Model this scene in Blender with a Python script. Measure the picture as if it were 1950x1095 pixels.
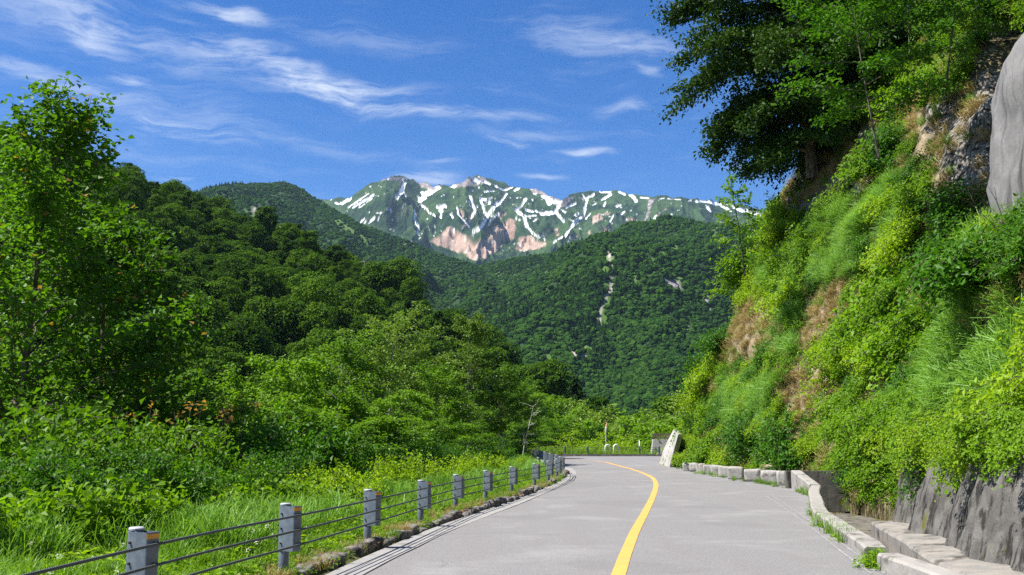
import bpy, math, random
import numpy as np
from mathutils import Vector

random.seed(7)
scene = bpy.context.scene
for _o in list(bpy.data.objects):
    bpy.data.objects.remove(_o)
col = scene.collection

# ------------------------------------------------------------------ camera, sky, sun, exposure
FPX, CX, CY, HOR = 1900.0, 975.0, 547.5, 847.0
PITCH = math.atan((HOR - CY) / FPX)
EYE = 1.5
cam_d = bpy.data.cameras.new('camera')
cam_d.sensor_width = 36.0
cam_d.lens = FPX / 1950.0 * 36.0
cam_d.clip_start = 0.1
cam_d.clip_end = 30000.0
cam = bpy.data.objects.new('camera', cam_d)
col.objects.link(cam)
cam.location = (0, 0, EYE)
cam.rotation_euler = (math.pi / 2 + PITCH, 0, 0)
scene.camera = cam

SUN_EL = math.radians(57)
SUN_AZ = math.atan2(-0.97, -0.24)          # clockwise from +Y, seen from above
SUN_DIR = Vector((math.sin(SUN_AZ) * math.cos(SUN_EL), math.cos(SUN_AZ) * math.cos(SUN_EL), math.sin(SUN_EL)))
sun_d = bpy.data.lights.new('sun', 'SUN')
sun_d.energy = 5.0
sun_d.angle = math.radians(0.53)
sun_d.color = (1.0, 0.955, 0.88)
sun = bpy.data.objects.new('sun', sun_d)
col.objects.link(sun)
sun.rotation_euler = SUN_DIR.to_track_quat('Z', 'Y').to_euler()

scene.view_settings.view_transform = 'Standard'
scene.view_settings.look = 'None'
scene.view_settings.gamma = 1.0
scene.view_settings.use_curve_mapping = False
scene.view_settings.exposure = 1.13
scene.render.engine = 'CYCLES'
scene.cycles.use_denoising = False
scene.cycles.use_adaptive_sampling = False
scene.cycles.max_bounces = 6
scene.cycles.diffuse_bounces = 3
scene.cycles.glossy_bounces = 2
scene.cycles.transmission_bounces = 4
scene.cycles.transparent_max_bounces = 4
scene.cycles.volume_bounces = 0
scene.cycles.sample_clamp_indirect = 6.0


def nd(t, typ, ins=None, **props):
    n = t.nodes.new(typ)
    for k, v in props.items():
        setattr(n, k, v)
    for k, v in (ins or {}).items():
        s = n.inputs[k]
        if isinstance(v, bpy.types.NodeSocket):
            t.links.new(v, s)
        elif isinstance(v, bpy.types.Node):
            t.links.new(v.outputs[0], s)
        else:
            s.default_value = v
    return n


def mth(t, op, a, b=0.0, c=None, clamp=False):
    n = nd(t, 'ShaderNodeMath', {0: a, 1: b}, operation=op, use_clamp=clamp)
    if c is not None:
        if isinstance(c, (bpy.types.NodeSocket, bpy.types.Node)):
            t.links.new(c if isinstance(c, bpy.types.NodeSocket) else c.outputs[0], n.inputs[2])
        else:
            n.inputs[2].default_value = c
    return n.outputs[0]


def mixc(t, f, a, b, mode='MIX'):
    n = nd(t, 'ShaderNodeMix', data_type='RGBA', blend_type=mode)
    for s, v in ((n.inputs[0], f), (n.inputs[6], a), (n.inputs[7], b)):
        if isinstance(v, (bpy.types.NodeSocket, bpy.types.Node)):
            t.links.new(v if isinstance(v, bpy.types.NodeSocket) else v.outputs[0], s)
        elif s.type == 'RGBA':
            s.default_value = (v[0], v[1], v[2], 1.0)
        else:
            s.default_value = v
    return n.outputs[2]


def ramp(t, f, a, b, lo=0.0, hi=1.0, smooth=True):
    n = nd(t, 'ShaderNodeMapRange', {0: f, 1: a, 2: b, 3: lo, 4: hi}, clamp=True)
    if smooth:
        n.interpolation_type = 'SMOOTHSTEP'
    return n.outputs[0]


def noise(t, vec, scale, detail=4.0, rough=0.55, dist=0.0):
    n = nd(t, 'ShaderNodeTexNoise', {'Scale': scale, 'Detail': detail, 'Roughness': rough, 'Distortion': dist})
    if vec is not None:
        t.links.new(vec, n.inputs['Vector'])
    return n.outputs[0]


def px_dir(px, py):
    u, v = (px - CX) / FPX, (CY - py) / FPX
    return np.array([u, math.cos(PITCH) - v * math.sin(PITCH), math.sin(PITCH) + v * math.cos(PITCH)])


def build_world():
    w = bpy.data.worlds.new('World')
    scene.world = w
    w.use_nodes = True
    t = w.node_tree
    t.nodes.clear()
    sky = nd(t, 'ShaderNodeTexSky', sky_type='NISHITA')
    sky.sun_disc = False
    sky.sun_elevation = SUN_EL
    sky.sun_rotation = SUN_AZ
    sky.altitude = 900.0
    sky.air_density = 1.0
    sky.dust_density = 0.8
    sky.ozone_density = 3.0
    tc = nd(t, 'ShaderNodeTexCoord')
    g = tc.outputs['Generated']
    sp = nd(t, 'ShaderNodeSeparateXYZ', {0: g})
    az = mth(t, 'ARCTAN2', sp.outputs[0], sp.outputs[1])
    el = mth(t, 'ARCSINE', sp.outputs[2])
    ae = nd(t, 'ShaderNodeCombineXYZ', {0: az, 1: el}).outputs[0]
    warp = nd(t, 'ShaderNodeTexNoise', {'Vector': ae, 'Scale': 7.0, 'Detail': 3.0, 'Roughness': 0.55})
    wv = nd(t, 'ShaderNodeVectorMath', {0: warp.outputs[1], 1: (0.5, 0.5, 0.5)}, operation='SUBTRACT').outputs[0]
    wv = nd(t, 'ShaderNodeVectorMath', {0: wv, 1: (0.09, 0.05, 0.0)}, operation='MULTIPLY').outputs[0]
    aew = nd(t, 'ShaderNodeVectorMath', {0: ae, 1: wv}, operation='ADD').outputs[0]

    def streak(rot, sx, sy, scale, detail, rough, off):
        m = nd(t, 'ShaderNodeMapping', {'Vector': aew, 'Location': (off, off * .7, 0), 'Rotation': (0, 0, rot), 'Scale': (sx, sy, 1)})
        return noise(t, m.outputs[0], scale, detail, rough, 0.25)
    fib_a = streak(0.28, 1.0, 6.5, 9.0, 9.0, 0.66, 0.0)
    fib_b = streak(-0.04, 1.0, 7.5, 8.0, 9.0, 0.65, 3.1)
    fib_c = streak(0.14, 1.0, 5.0, 26.0, 7.0, 0.65, 5.7)
    # wisps of cirrus: photograph position of the centre, half length, half width, tilt, weight, fibre
    blobs = [(560, 130, 300, 34, -15, 0.62, 'a'), (640, 165, 200, 24, -2, 0.85, 'b'), (760, 205, 240, 14, -9, 0.70, 'b'),
             (300, 75, 330, 40, -14, 0.44, 'a'), (170, 72, 80, 20, -12, 0.8, 'b'), (440, 12, 90, 18, -4, 0.95, 'a'),
             (340, 238, 120, 16, -5, 0.95, 'b'), (250, 142, 55, 10, 0, 0.75, 'b'), (80, 130, 180, 22, -8, 0.6, 'a'),
             (110, 20, 240, 44, -8, 0.52, 'a'), (330, 205, 240, 46, -6, 0.35, 'b'), (1120, 62, 180, 44, -12, 0.5, 'a'),
             (1230, 80, 130, 26, -8, 0.42, 'b'), (1190, 203, 80, 18, 4, 0.5, 'a'), (1240, 130, 50, 12, -10, 0.6, 'b'),
             (965, 275, 60, 9, -6, 0.85, 'b'), (1100, 290, 75, 10, 1, 0.9, 'b'), (360, 342, 50, 7, 2, 0.75, 'b'),
             (815, 338, 80, 16, 0, 0.7, 'b'), (1440, 310, 70, 7, 2, 0.7, 'b'), (830, 308, 60, 6, 1, 0.5, 'b'),
             (960, 228, 120, 10, 3, 0.4, 'b'), (700, 70, 260, 26, -4, 0.3, 'b'), (1030, 338, 40, 6, 1, 0.6, 'b'),
             (1000, 262, 160, 12, 2, 0.35, 'a'), (640, 280, 260, 22, -6, 0.22, 'a')]
    total = None
    for (px, py, hl, hw, tilt, wt, fb) in blobs:
        d = px_dir(px, py)
        d = d / np.linalg.norm(d)
        a0, e0 = math.atan2(d[0], d[1]), math.asin(d[2])
        dv = nd(t, 'ShaderNodeVectorMath', {0: aew, 1: (a0, e0, 0)}, operation='SUBTRACT').outputs[0]
        m = nd(t, 'ShaderNodeMapping', {'Vector': dv, 'Rotation': (0, 0, math.radians(-tilt))}, vector_type='POINT')
        s = nd(t, 'ShaderNodeVectorMath', {0: m.outputs[0], 1: (FPX / hl / 1.25, FPX / hw / 1.5, 0)}, operation='MULTIPLY')
        ln = nd(t, 'ShaderNodeVectorMath', {0: s.outputs[0]}, operation='LENGTH').outputs['Value']
        k = ramp(t, ln, 1.15, 0.0)
        f = fib_a if fb == 'a' else fib_b
        f2 = mth(t, 'MULTIPLY_ADD', fib_c, 0.5, mth(t, 'MULTIPLY', f, 0.8))
        c = ramp(t, mth(t, 'MULTIPLY_ADD', k, 0.18, f2), 0.62, 0.96)
        c = mth(t, 'MULTIPLY', mth(t, 'MULTIPLY', c, k), wt * 0.92)
        total = c if total is None else mth(t, 'MAXIMUM', total, mth(t, 'MULTIPLY_ADD', c, 0.75, mth(t, 'MULTIPLY', total, 0.75)))
    # thin veil over the whole sky
    veil = mth(t, 'MULTIPLY', ramp(t, mth(t, 'MULTIPLY_ADD', fib_a, 0.6, mth(t, 'MULTIPLY', noise(t, ae, 2.3, 3.0), 0.6)), 0.60, 0.95), 0.30)
    total = mth(t, 'MAXIMUM', total, veil)
    total = mth(t, 'MINIMUM', total, 0.86)
    hsv = nd(t, 'ShaderNodeHueSaturation', {'Hue': 0.512, 'Saturation': 1.40, 'Value': 1.0, 'Fac': 1.0, 'Color': sky.outputs[0]})
    cl = mixc(t, total, hsv.outputs[0], (5.6, 6.1, 6.9))
    bg = nd(t, 'ShaderNodeBackground', {'Color': cl, 'Strength': 0.075})
    out = nd(t, 'ShaderNodeOutputWorld')
    t.links.new(bg.outputs[0], out.inputs[0])


build_world()
scene.world.cycles.sampling_method = 'MANUAL'
scene.world.cycles.sample_map_resolution = 256

# ------------------------------------------------------------------ helpers
R = math.radians


def hash3(ix, iy, iz, seed):
    h = (ix.astype(np.int64) * 374761393 + iy.astype(np.int64) * 668265263 + iz.astype(np.int64) * 2147483647 + seed * 1274126177) & 0xFFFFFFFF
    h = ((h ^ (h >> 13)) * 1274126177) & 0xFFFFFFFF
    h = ((h ^ (h >> 16)) * 2246822519) & 0xFFFFFFFF
    return ((h ^ (h >> 15)) & 0xFFFFFF) / float(0xFFFFFF)


def vnoise(p, seed=0):
    p = np.asarray(p, float)
    if p.shape[-1] == 2:
        p = np.concatenate([p, np.zeros(p.shape[:-1] + (1,))], -1)
    f = np.floor(p)
    i = f.astype(np.int64)
    w = p - f
    w = w * w * w * (w * (w * 6 - 15) + 10)
    r = 0
    for dx in (0, 1):
        wx = w[..., 0] if dx else 1 - w[..., 0]
        for dy in (0, 1):
            wy = w[..., 1] if dy else 1 - w[..., 1]
            for dz in (0, 1):
                wz = w[..., 2] if dz else 1 - w[..., 2]
                r = r + wx * wy * wz * hash3(i[..., 0] + dx, i[..., 1] + dy, i[..., 2] + dz, seed)
    return r * 2 - 1


def fbm(p, octv=4, seed=0, gain=0.5, lac=2.03):
    p = np.asarray(p, float)
    a, s, n = 1.0, 0.0, 0.0
    for o in range(octv):
        s = s + a * vnoise(p, seed + o * 17)
        n += a
        a *= gain
        p = p * lac + 13.7
    return s / n


def ridged(p, octv=4, seed=0, gain=0.55, lac=2.1):
    p = np.asarray(p, float)
    a, s, n = 1.0, 0.0, 0.0
    for o in range(octv):
        s = s + a * (1 - np.abs(vnoise(p, seed + o * 31)) * 2)
        n += a
        a *= gain
        p = p * lac + 7.3
    return s / n


def nrm(v):
    v = np.asarray(v, float)
    return v / np.maximum(np.linalg.norm(v, axis=-1, keepdims=True), 1e-9)


def sstep(a, b, x):
    t = np.clip((np.asarray(x, float) - a) / (b - a), 0, 1)
    return t * t * (3 - 2 * t)


def P(px, py, Y):
    d = px_dir(px, py)
    k = Y / d[1]
    return np.array([d[0] * k, Y, EYE + d[2] * k])


def project(p):
    p = np.asarray(p, float)
    x, y, z = p[..., 0], p[..., 1], p[..., 2] - EYE
    f = y * math.cos(PITCH) + z * math.sin(PITCH)
    u = -y * math.sin(PITCH) + z * math.cos(PITCH)
    f = np.where(f < 0.05, 0.05, f)
    return CX + FPX * x / f, CY - FPX * u / f


def zroad(y):
    return 0.58 * sstep(24, 84, y)


def pg(px, py):
    d = px_dir(px, py)
    lo, hi = 1.0, 120.0
    for _ in range(60):
        m = 0.5 * (lo + hi)
        z = EYE + d[2] / d[1] * m
        if z > zroad(m):
            lo = m
        else:
            hi = m
    return np.array([d[0] / d[1] * lo, lo])


def mesh_np(name, verts, faces, mat=None, attrs=None, smooth=False, midx=None):
    """verts (N,3); faces: list of (array (M,k))"""
    me = bpy.data.meshes.new(name)
    verts = np.asarray(verts, np.float32)
    if not isinstance(faces, list):
        faces = [faces]
    faces = [np.asarray(f, np.int32) for f in faces if len(f)]
    loops = np.concatenate([f.ravel() for f in faces])
    tot = np.concatenate([np.full(len(f), f.shape[1], np.int32) for f in faces])
    start = np.concatenate([[0], np.cumsum(tot)[:-1]]).astype(np.int32)
    me.vertices.add(len(verts))
    me.vertices.foreach_set('co', verts.ravel())
    me.loops.add(len(loops))
    me.loops.foreach_set('vertex_index', loops)
    me.polygons.add(len(tot))
    me.polygons.foreach_set('loop_start', start)
    me.polygons.foreach_set('loop_total', tot)
    if smooth:
        me.polygons.foreach_set('use_smooth', np.ones(len(tot), bool))
    else:
        me.polygons.foreach_set('use_smooth', np.zeros(len(tot), bool))
    if midx is not None:
        me.polygons.foreach_set('material_index', np.asarray(midx, np.int32))
    me.update(calc_edges=True)
    for k, v in (attrs or {}).items():
        v = np.asarray(v, np.float32)
        a = me.attributes.new(k, 'FLOAT', 'POINT')
        a.data.foreach_set('value', v)
    for m in (mat if isinstance(mat, (list, tuple)) else [mat]):
        if m is not None:
            me.materials.append(m)
    return me


def link(name, me, parent=None, loc=None):
    o = bpy.data.objects.new(name, me)
    col.objects.link(o)
    if parent is not None:
        o.parent = parent
    if loc is not None:
        o.location = loc
    return o


def tag(o, label=None, cat=None, group=None, kind=None):
    if label:
        o['label'] = label
    if cat:
        o['category'] = cat
    if group:
        o['group'] = group
    if kind:
        o['kind'] = kind
    return o


def thing(name, label, cat, loc=(0, 0, 0), group=None, rotz=0.0):
    o = link(name, None, None, loc)
    o.rotation_euler = (0, 0, rotz)
    return tag(o, label, cat, group)


class MB:
    """collects simple shapes into one mesh"""

    def __init__(self):
        self.v, self.f = [], []

    def add(self, v, f):
        b = len(self.v)
        self.v += [tuple(map(float, p)) for p in v]
        self.f += [tuple(i + b for i in q) for q in f]
        return self

    def box(self, c, s, rz=0.0, taper=1.0):
        x, y, z = s[0] / 2, s[1] / 2, s[2] / 2
        cs, sn = math.cos(rz), math.sin(rz)
        v = []
        for (i, j, k) in ((-1, -1, -1), (1, -1, -1), (1, 1, -1), (-1, 1, -1), (-1, -1, 1), (1, -1, 1), (1, 1, 1), (-1, 1, 1)):
            tp = taper if k > 0 else 1.0
            a, b = i * x * tp, j * y * tp
            v.append((c[0] + a * cs - b * sn, c[1] + a * sn + b * cs, c[2] + k * z))
        return self.add(v, [(0, 3, 2, 1), (4, 5, 6, 7), (0, 1, 5, 4), (1, 2, 6, 5), (2, 3, 7, 6), (3, 0, 4, 7)])

    def tube(self, pts, rad, n=8, cap=True):
        pts = np.asarray(pts, float)
        rad = np.broadcast_to(np.asarray(rad, float), (len(pts),))
        v, f = tube_arrays(pts, rad, n)
        b = len(self.v)
        self.v += [tuple(p) for p in v]
        self.f += [tuple(int(i) + b for i in q) for q in f]
        if cap:
            self.f.append(tuple(b + i for i in reversed(range(n))))
            self.f.append(tuple(b + (len(pts) - 1) * n + i for i in range(n)))
        return self

    def mesh(self, name, mat, smooth=False, bevel=0.0):
        me = bpy.data.meshes.new(name)
        me.from_pydata(self.v, [], self.f)
        if smooth:
            me.polygons.foreach_set('use_smooth', [True] * len(me.polygons))
        if bevel:
            import bmesh
            bm = bmesh.new()
            bm.from_mesh(me)
            bmesh.ops.remove_doubles(bm, verts=bm.verts, dist=1e-5)
            bmesh.ops.recalc_face_normals(bm, faces=bm.faces)
            bmesh.ops.bevel(bm, geom=list(bm.edges), offset=bevel, segments=2, affect='EDGES', clamp_overlap=True)
            bm.to_mesh(me)
            bm.free()
        me.update()
        if mat:
            me.materials.append(mat)
        return me

    def build(self, name, mat, parent=None, smooth=False, bevel=0.0, loc=None):
        return link(name, self.mesh(name, mat, smooth, bevel), parent, loc)


def tube_arrays(pts, rad, n=6):
    d = np.gradient(pts, axis=0)
    d = nrm(d)
    ref = np.array([0.0, 0.0, 1.0]) if abs(d[:, 2]).mean() < 0.8 else np.array([1.0, 0.0, 0.0])
    s = nrm(np.cross(d, ref))
    u = np.cross(s, d)
    a = np.linspace(0, 2 * np.pi, n, endpoint=False)
    v = pts[:, None, :] + rad[:, None, None] * (np.cos(a)[None, :, None] * s[:, None, :] + np.sin(a)[None, :, None] * u[:, None, :])
    k = len(pts)
    i = np.arange(k - 1)[:, None] * n
    j = np.arange(n)[None, :]
    j2 = (j + 1) % n
    f = np.stack([i + j, i + j2, i + n + j2, i + n + j], -1).reshape(-1, 4)
    return v.reshape(-1, 3), f


def resample(pts, step):
    pts = np.asarray(pts, float)
    seg = np.linalg.norm(np.diff(pts, axis=0), axis=1)
    s = np.concatenate([[0], np.cumsum(seg)])
    n = max(2, int(s[-1] / step) + 1)
    q = np.linspace(0, s[-1], n)
    return np.stack([np.interp(q, s, pts[:, i]) for i in range(pts.shape[1])], 1)


def spline(pts, step=0.5):
    """Catmull-Rom through pts, resampled"""
    p = np.asarray(pts, float)
    p = np.vstack([2 * p[0] - p[1], p, 2 * p[-1] - p[-2]])
    out = []
    for i in range(1, len(p) - 2):
        t = np.linspace(0, 1, 12, endpoint=False)[:, None]
        a, b, c, d = p[i - 1], p[i], p[i + 1], p[i + 2]
        out.append(0.5 * ((2 * b) + (c - a) * t + (2 * a - 5 * b + 4 * c - d) * t ** 2 + (3 * b - 3 * c + d - a) * t ** 3))
    out.append(p[-2][None])
    return resample(np.vstack(out), step)


def scatter(name, pts, rot, scl, pid, protos, label, cat):
    """one countless mass: instances of the prototypes on a cloud of points"""
    me = bpy.data.meshes.new(name)
    pts = np.asarray(pts, np.float32)
    me.vertices.add(len(pts))
    me.vertices.foreach_set('co', pts.ravel())
    a = me.attributes.new('rot', 'FLOAT_VECTOR', 'POINT')
    a.data.foreach_set('vector', np.asarray(rot, np.float32).ravel())
    scl = np.asarray(scl, np.float32)
    if scl.ndim == 1:
        scl = np.repeat(scl[:, None], 3, 1)
    a = me.attributes.new('scl', 'FLOAT_VECTOR', 'POINT')
    a.data.foreach_set('vector', scl.ravel())
    a = me.attributes.new('pid', 'INT', 'POINT')
    a.data.foreach_set('value', np.asarray(pid, np.int32))
    me.update()
    c = bpy.data.collections.new(name + '_kinds')
    for i, m in enumerate(protos):
        o = bpy.data.objects.new('%02d_%s' % (i, name), m)
        c.objects.link(o)
    g = bpy.data.node_groups.new(name, 'GeometryNodeTree')
    g.interface.new_socket('Geometry', in_out='INPUT', socket_type='NodeSocketGeometry')
    g.interface.new_socket('Geometry', in_out='OUTPUT', socket_type='NodeSocketGeometry')
    gi = g.nodes.new('NodeGroupInput')
    go = g.nodes.new('NodeGroupOutput')
    ci = g.nodes.new('GeometryNodeCollectionInfo')
    ci.inputs[0].default_value = c
    ci.inputs[1].default_value = True
    ci.inputs[2].default_value = True

    def attr(nm, ty):
        n = g.nodes.new('GeometryNodeInputNamedAttribute')
        n.data_type = ty
        n.inputs[0].default_value = nm
        return n.outputs[0]
    ip = g.nodes.new('GeometryNodeInstanceOnPoints')
    g.links.new(gi.outputs[0], ip.inputs['Points'])
    g.links.new(ci.outputs[0], ip.inputs['Instance'])
    ip.inputs['Pick Instance'].default_value = True
    g.links.new(attr('pid', 'INT'), ip.inputs['Instance Index'])
    g.links.new(attr('rot', 'FLOAT_VECTOR'), ip.inputs['Rotation'])
    g.links.new(attr('scl', 'FLOAT_VECTOR'), ip.inputs['Scale'])
    g.links.new(ip.outputs[0], go.inputs[0])
    o = link(name, me)
    md = o.modifiers.new('scatter', 'NODES')
    md.node_group = g
    tag(o, label, cat, kind='stuff')
    return o


def new_mat(name):
    m = bpy.data.materials.new(name)
    m.use_nodes = True
    t = m.node_tree
    t.nodes.clear()
    return m, t


def finish(t, col_, rough=0.8, spec=0.3, bump=None, bstr=0.3, bdist=0.02, metal=0.0):
    b = nd(t, 'ShaderNodeBsdfPrincipled', {'Roughness': rough, 'Metallic': metal, 'Specular IOR Level': spec})
    if isinstance(col_, (tuple, list)):
        b.inputs['Base Color'].default_value = (*col_[:3], 1)
    else:
        t.links.new(col_, b.inputs['Base Color'])
    if bump is not None:
        bn = nd(t, 'ShaderNodeBump', {'Height': bump, 'Strength': bstr, 'Distance': bdist})
        t.links.new(bn.outputs[0], b.inputs['Normal'])
    o = nd(t, 'ShaderNodeOutputMaterial')
    t.links.new(b.outputs[0], o.inputs[0])
    return b


def attr_f(t, name):
    return nd(t, 'ShaderNodeAttribute', attribute_name=name).outputs['Fac']


def leaf_mat(name, dark, light, extra=None, trans=0.38, tcol=None, rough=0.5, spec=0.2, objvar=0.35, warm=True):
    if warm:
        dark, light = [(c[0] * 1.10, c[1] * 1.10, c[2] * 0.62) for c in (dark, light)]
    m, t = new_mat(name)
    tint = attr_f(t, 'tint')
    oi = nd(t, 'ShaderNodeObjectInfo').outputs['Random']
    f = mth(t, 'ADD', mth(t, 'MULTIPLY', tint, 1 - objvar), mth(t, 'MULTIPLY', oi, objvar), clamp=True)
    c = mixc(t, f, dark, light)
    if extra is not None:
        c = mixc(t, ramp(t, tint, 0.97, 0.995), c, extra)
    b = nd(t, 'ShaderNodeBsdfPrincipled', {'Base Color': c, 'Roughness': rough, 'Specular IOR Level': spec})
    tc = mixc(t, 1.0, c, tcol or (1.5, 1.5, 0.5), 'MULTIPLY')
    tr = nd(t, 'ShaderNodeBsdfTranslucent', {'Color': tc})
    mx = nd(t, 'ShaderNodeMixShader', {0: trans, 1: b.outputs[0], 2: tr.outputs[0]})
    o = nd(t, 'ShaderNodeOutputMaterial')
    t.links.new(mx.outputs[0], o.inputs[0])
    return m


def tex(t, kind='Object'):
    return nd(t, 'ShaderNodeTexCoord').outputs[kind]


def geo_pos(t):
    return nd(t, 'ShaderNodeNewGeometry').outputs['Position']

# ------------------------------------------------------------------ far mountains
def polar_layer(ridge, base, na, ns, smax=1.35, shape=1.0, back=0.55):
    """ridge / base: lists of (px, py, distance). Returns grids X, Y, Z, S of a slope rising from base to ridge and falling behind."""
    rp = np.array([list(P(*q)) for q in ridge])
    bp = np.array([list(P(*q)) for q in base])
    rt, bt = rp[:, 0] / rp[:, 1], bp[:, 0] / bp[:, 1]
    ta = np.linspace(rt[0], rt[-1], na)
    Yr, Zr = np.interp(ta, rt, rp[:, 1]), np.interp(ta, rt, rp[:, 2])
    Yb, Zb = np.interp(ta, bt, bp[:, 1]), np.interp(ta, bt, bp[:, 2])
    s = np.linspace(0, smax, ns)
    S = np.broadcast_to(s[None, :], (na, ns))
    Y = Yb[:, None] + (Yr - Yb)[:, None] * S
    up = np.clip(S, 0, 1) ** shape
    Z = Zb[:, None] + (Zr - Zb)[:, None] * up - np.clip(S - 1, 0, None) * (Yr - Yb)[:, None] * back
    X = ta[:, None] * Y
    return X, Y, Z, S.copy(), ta


def grid_faces(na, ns):
    i = np.arange(na - 1)[:, None] * ns
    j = np.arange(ns - 1)[None, :]
    return np.stack([i + j, i + ns + j, i + ns + j + 1, i + j + 1], -1).reshape(-1, 4)


def seg_field(px, py, strokes):
    """max over strokes of 1 - distance / half width"""
    best = np.full(px.shape, -9.0)
    for pts, w in strokes:
        pts = np.asarray(pts, float)
        if len(pts) == 1:
            pts = np.vstack([pts, pts + [1, 0]])
        for k in range(len(pts) - 1):
            a, b = pts[k], pts[k + 1]
            d = b - a
            tt = np.clip(((px - a[0]) * d[0] + (py - a[1]) * d[1]) / (d @ d + 1e-6), 0, 1)
            dist = np.hypot(px - a[0] - tt * d[0], py - a[1] - tt * d[1])
            best = np.maximum(best, 1 - dist / (w * 0.5))
    return best


def poly_field(px, py, polys, soft):
    best = np.full(px.shape, -9.0)
    for poly in polys:
        poly = np.asarray(poly, float)
        inside = np.zeros(px.shape, bool)
        dmin = np.full(px.shape, 1e9)
        n = len(poly)
        for k in range(n):
            a, b = poly[k], poly[(k + 1) % n]
            cond = (a[1] > py) != (b[1] > py)
            xi = (b[0] - a[0]) * (py - a[1]) / (b[1] - a[1] + 1e-9) + a[0]
            inside ^= cond & (px < xi)
            d = b - a
            tt = np.clip(((px - a[0]) * d[0] + (py - a[1]) * d[1]) / (d @ d + 1e-6), 0, 1)
            dmin = np.minimum(dmin, np.hypot(px - a[0] - tt * d[0], py - a[1] - tt * d[1]))
        best = np.maximum(best, np.where(inside, dmin, -dmin) / soft)
    return best


def z1(pts):
    return [(600 + x * 0.2308, 320 + y * 0.2308) for x, y in pts]


def z2(pts):
    return [(1030 + x * 0.2308, 340 + y * 0.2308) for x, y in pts]


SNOW1 = [([(220, 290), (290, 250)], 26), ([(270, 325), (440, 210)], 11), ([(310, 325), (480, 220)], 24), ([(360, 325), (470, 250)], 9),
         ([(720, 80), (730, 120)], 9), ([(735, 125), (712, 190)], 38), ([(712, 190), (678, 240)], 28), ([(745, 215), (745, 235)], 15), ([(450, 150)], 16),
         ([(885, 200), (900, 240), (868, 262)], 34), ([(900, 215), (960, 197)], 40), ([(960, 200), (1030, 163)], 20), ([(980, 155), (1025, 152)], 13), ([(845, 230), (870, 255)], 20),
         ([(870, 300), (930, 340)], 16), ([(940, 365), (985, 388)], 16), ([(1012, 316), (1075, 316)], 26), ([(1042, 320), (1040, 355)], 40), ([(1040, 360), (1038, 410)], 16),
         ([(1120, 380), (1135, 400)], 18), ([(1325, 95), (1345, 105)], 44), ([(1400, 110), (1440, 130)], 24), ([(1490, 148), (1560, 180)], 28), ([(1560, 180), (1625, 158)], 24), ([(1645, 185), (1680, 160)], 30),
         ([(1390, 192), (1480, 188)], 11), ([(1280, 230), (1300, 300), (1320, 350)], 22), ([(1318, 355), (1270, 430)], 12), ([(1170, 320), (1180, 380), (1230, 430), (1275, 480)], 16),
         ([(1360, 245), (1400, 360), (1422, 392)], 16), ([(1580, 210), (1530, 280)], 16), ([(1530, 280), (1490, 300), (1440, 370), (1420, 400)], 30), ([(1424, 395), (1390, 450), (1350, 500), (1310, 520)], 34),
         ([(1370, 250), (1402, 256)], 18), ([(1436, 250), (1440, 290)], 16), ([(1520, 365), (1470, 410), (1420, 470)], 14), ([(1740, 250), (1700, 310)], 26), ([(1700, 310), (1660, 345), (1720, 390), (1735, 440), (1750, 485)], 30),
         ([(1740, 345), (1800, 355)], 26), ([(1720, 395), (1820, 390)], 16), ([(1770, 500), (1800, 540), (1850, 570)], 14), ([(1820, 350), (1880, 380), (1950, 362)], 28), ([(1910, 250), (1940, 275)], 44), ([(1890, 225), (1940, 225)], 16), ([(1800, 212), (1830, 208)], 12),
         ([(820, 340), (825, 430), (855, 490), (845, 540)], 16), ([(510, 368), (550, 365)], 13), ([(590, 340), (620, 335)], 11), ([(445, 445), (490, 405)], 13), ([(370, 450), (405, 415)], 13), ([(1800, 440), (1835, 412)], 18), ([(1640, 400), (1690, 425)], 10),
         ([(620, 430), (640, 420)], 9), ([(1885, 550), (1895, 590)], 10), ([(1115, 145), (1150, 152)], 22), ([(1290, 182), (1300, 186)], 14), ([(170, 285), (195, 295)], 18)]
SNOW2 = [([(10, 140), (80, 175), (160, 195)], 40), ([(160, 195), (120, 270), (170, 330), (190, 355)], 30), ([(0, 295), (100, 285)], 26), ([(60, 150), (70, 200)], 40), ([(210, 235), (280, 205)], 18), ([(340, 125), (365, 160)], 12),
         ([(430, 130), (390, 150)], 34), ([(385, 155), (365, 230), (350, 310), (280, 355), (240, 410), (205, 465)], 26), ([(230, 330), (280, 355)], 16), ([(405, 290), (370, 330)], 12), ([(500, 102), (565, 100)], 34), ([(505, 170), (575, 130)], 22),
         ([(430, 215), (450, 205)], 13), ([(520, 225), (530, 195)], 18), ([(650, 105), (690, 130)], 26), ([(735, 130), (770, 160)], 34), ([(770, 160), (785, 185)], 26), ([(620, 225), (655, 220)], 22), ([(820, 155), (890, 160)], 13), ([(980, 163), (1020, 164)], 12), ([(1045, 165), (1150, 172)], 10),
         ([(645, 310), (690, 270)], 14), ([(570, 350), (600, 300)], 11), ([(930, 330), (950, 300)], 11), ([(1045, 325), (1080, 295)], 14), ([(1275, 185), (1380, 190)], 20), ([(1380, 190), (1470, 210), (1560, 262)], 26), ([(1580, 225), (1660, 262), (1780, 290), (1880, 310)], 34),
         ([(1370, 235), (1400, 265)], 20), ([(100, 525), (175, 480)], 14), ([(285, 300), (305, 290)], 24), ([(1500, 200), (1560, 215)], 12), ([(170, 255), (200, 275)], 14), ([(1215, 185), (1240, 175)], 9)]
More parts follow.
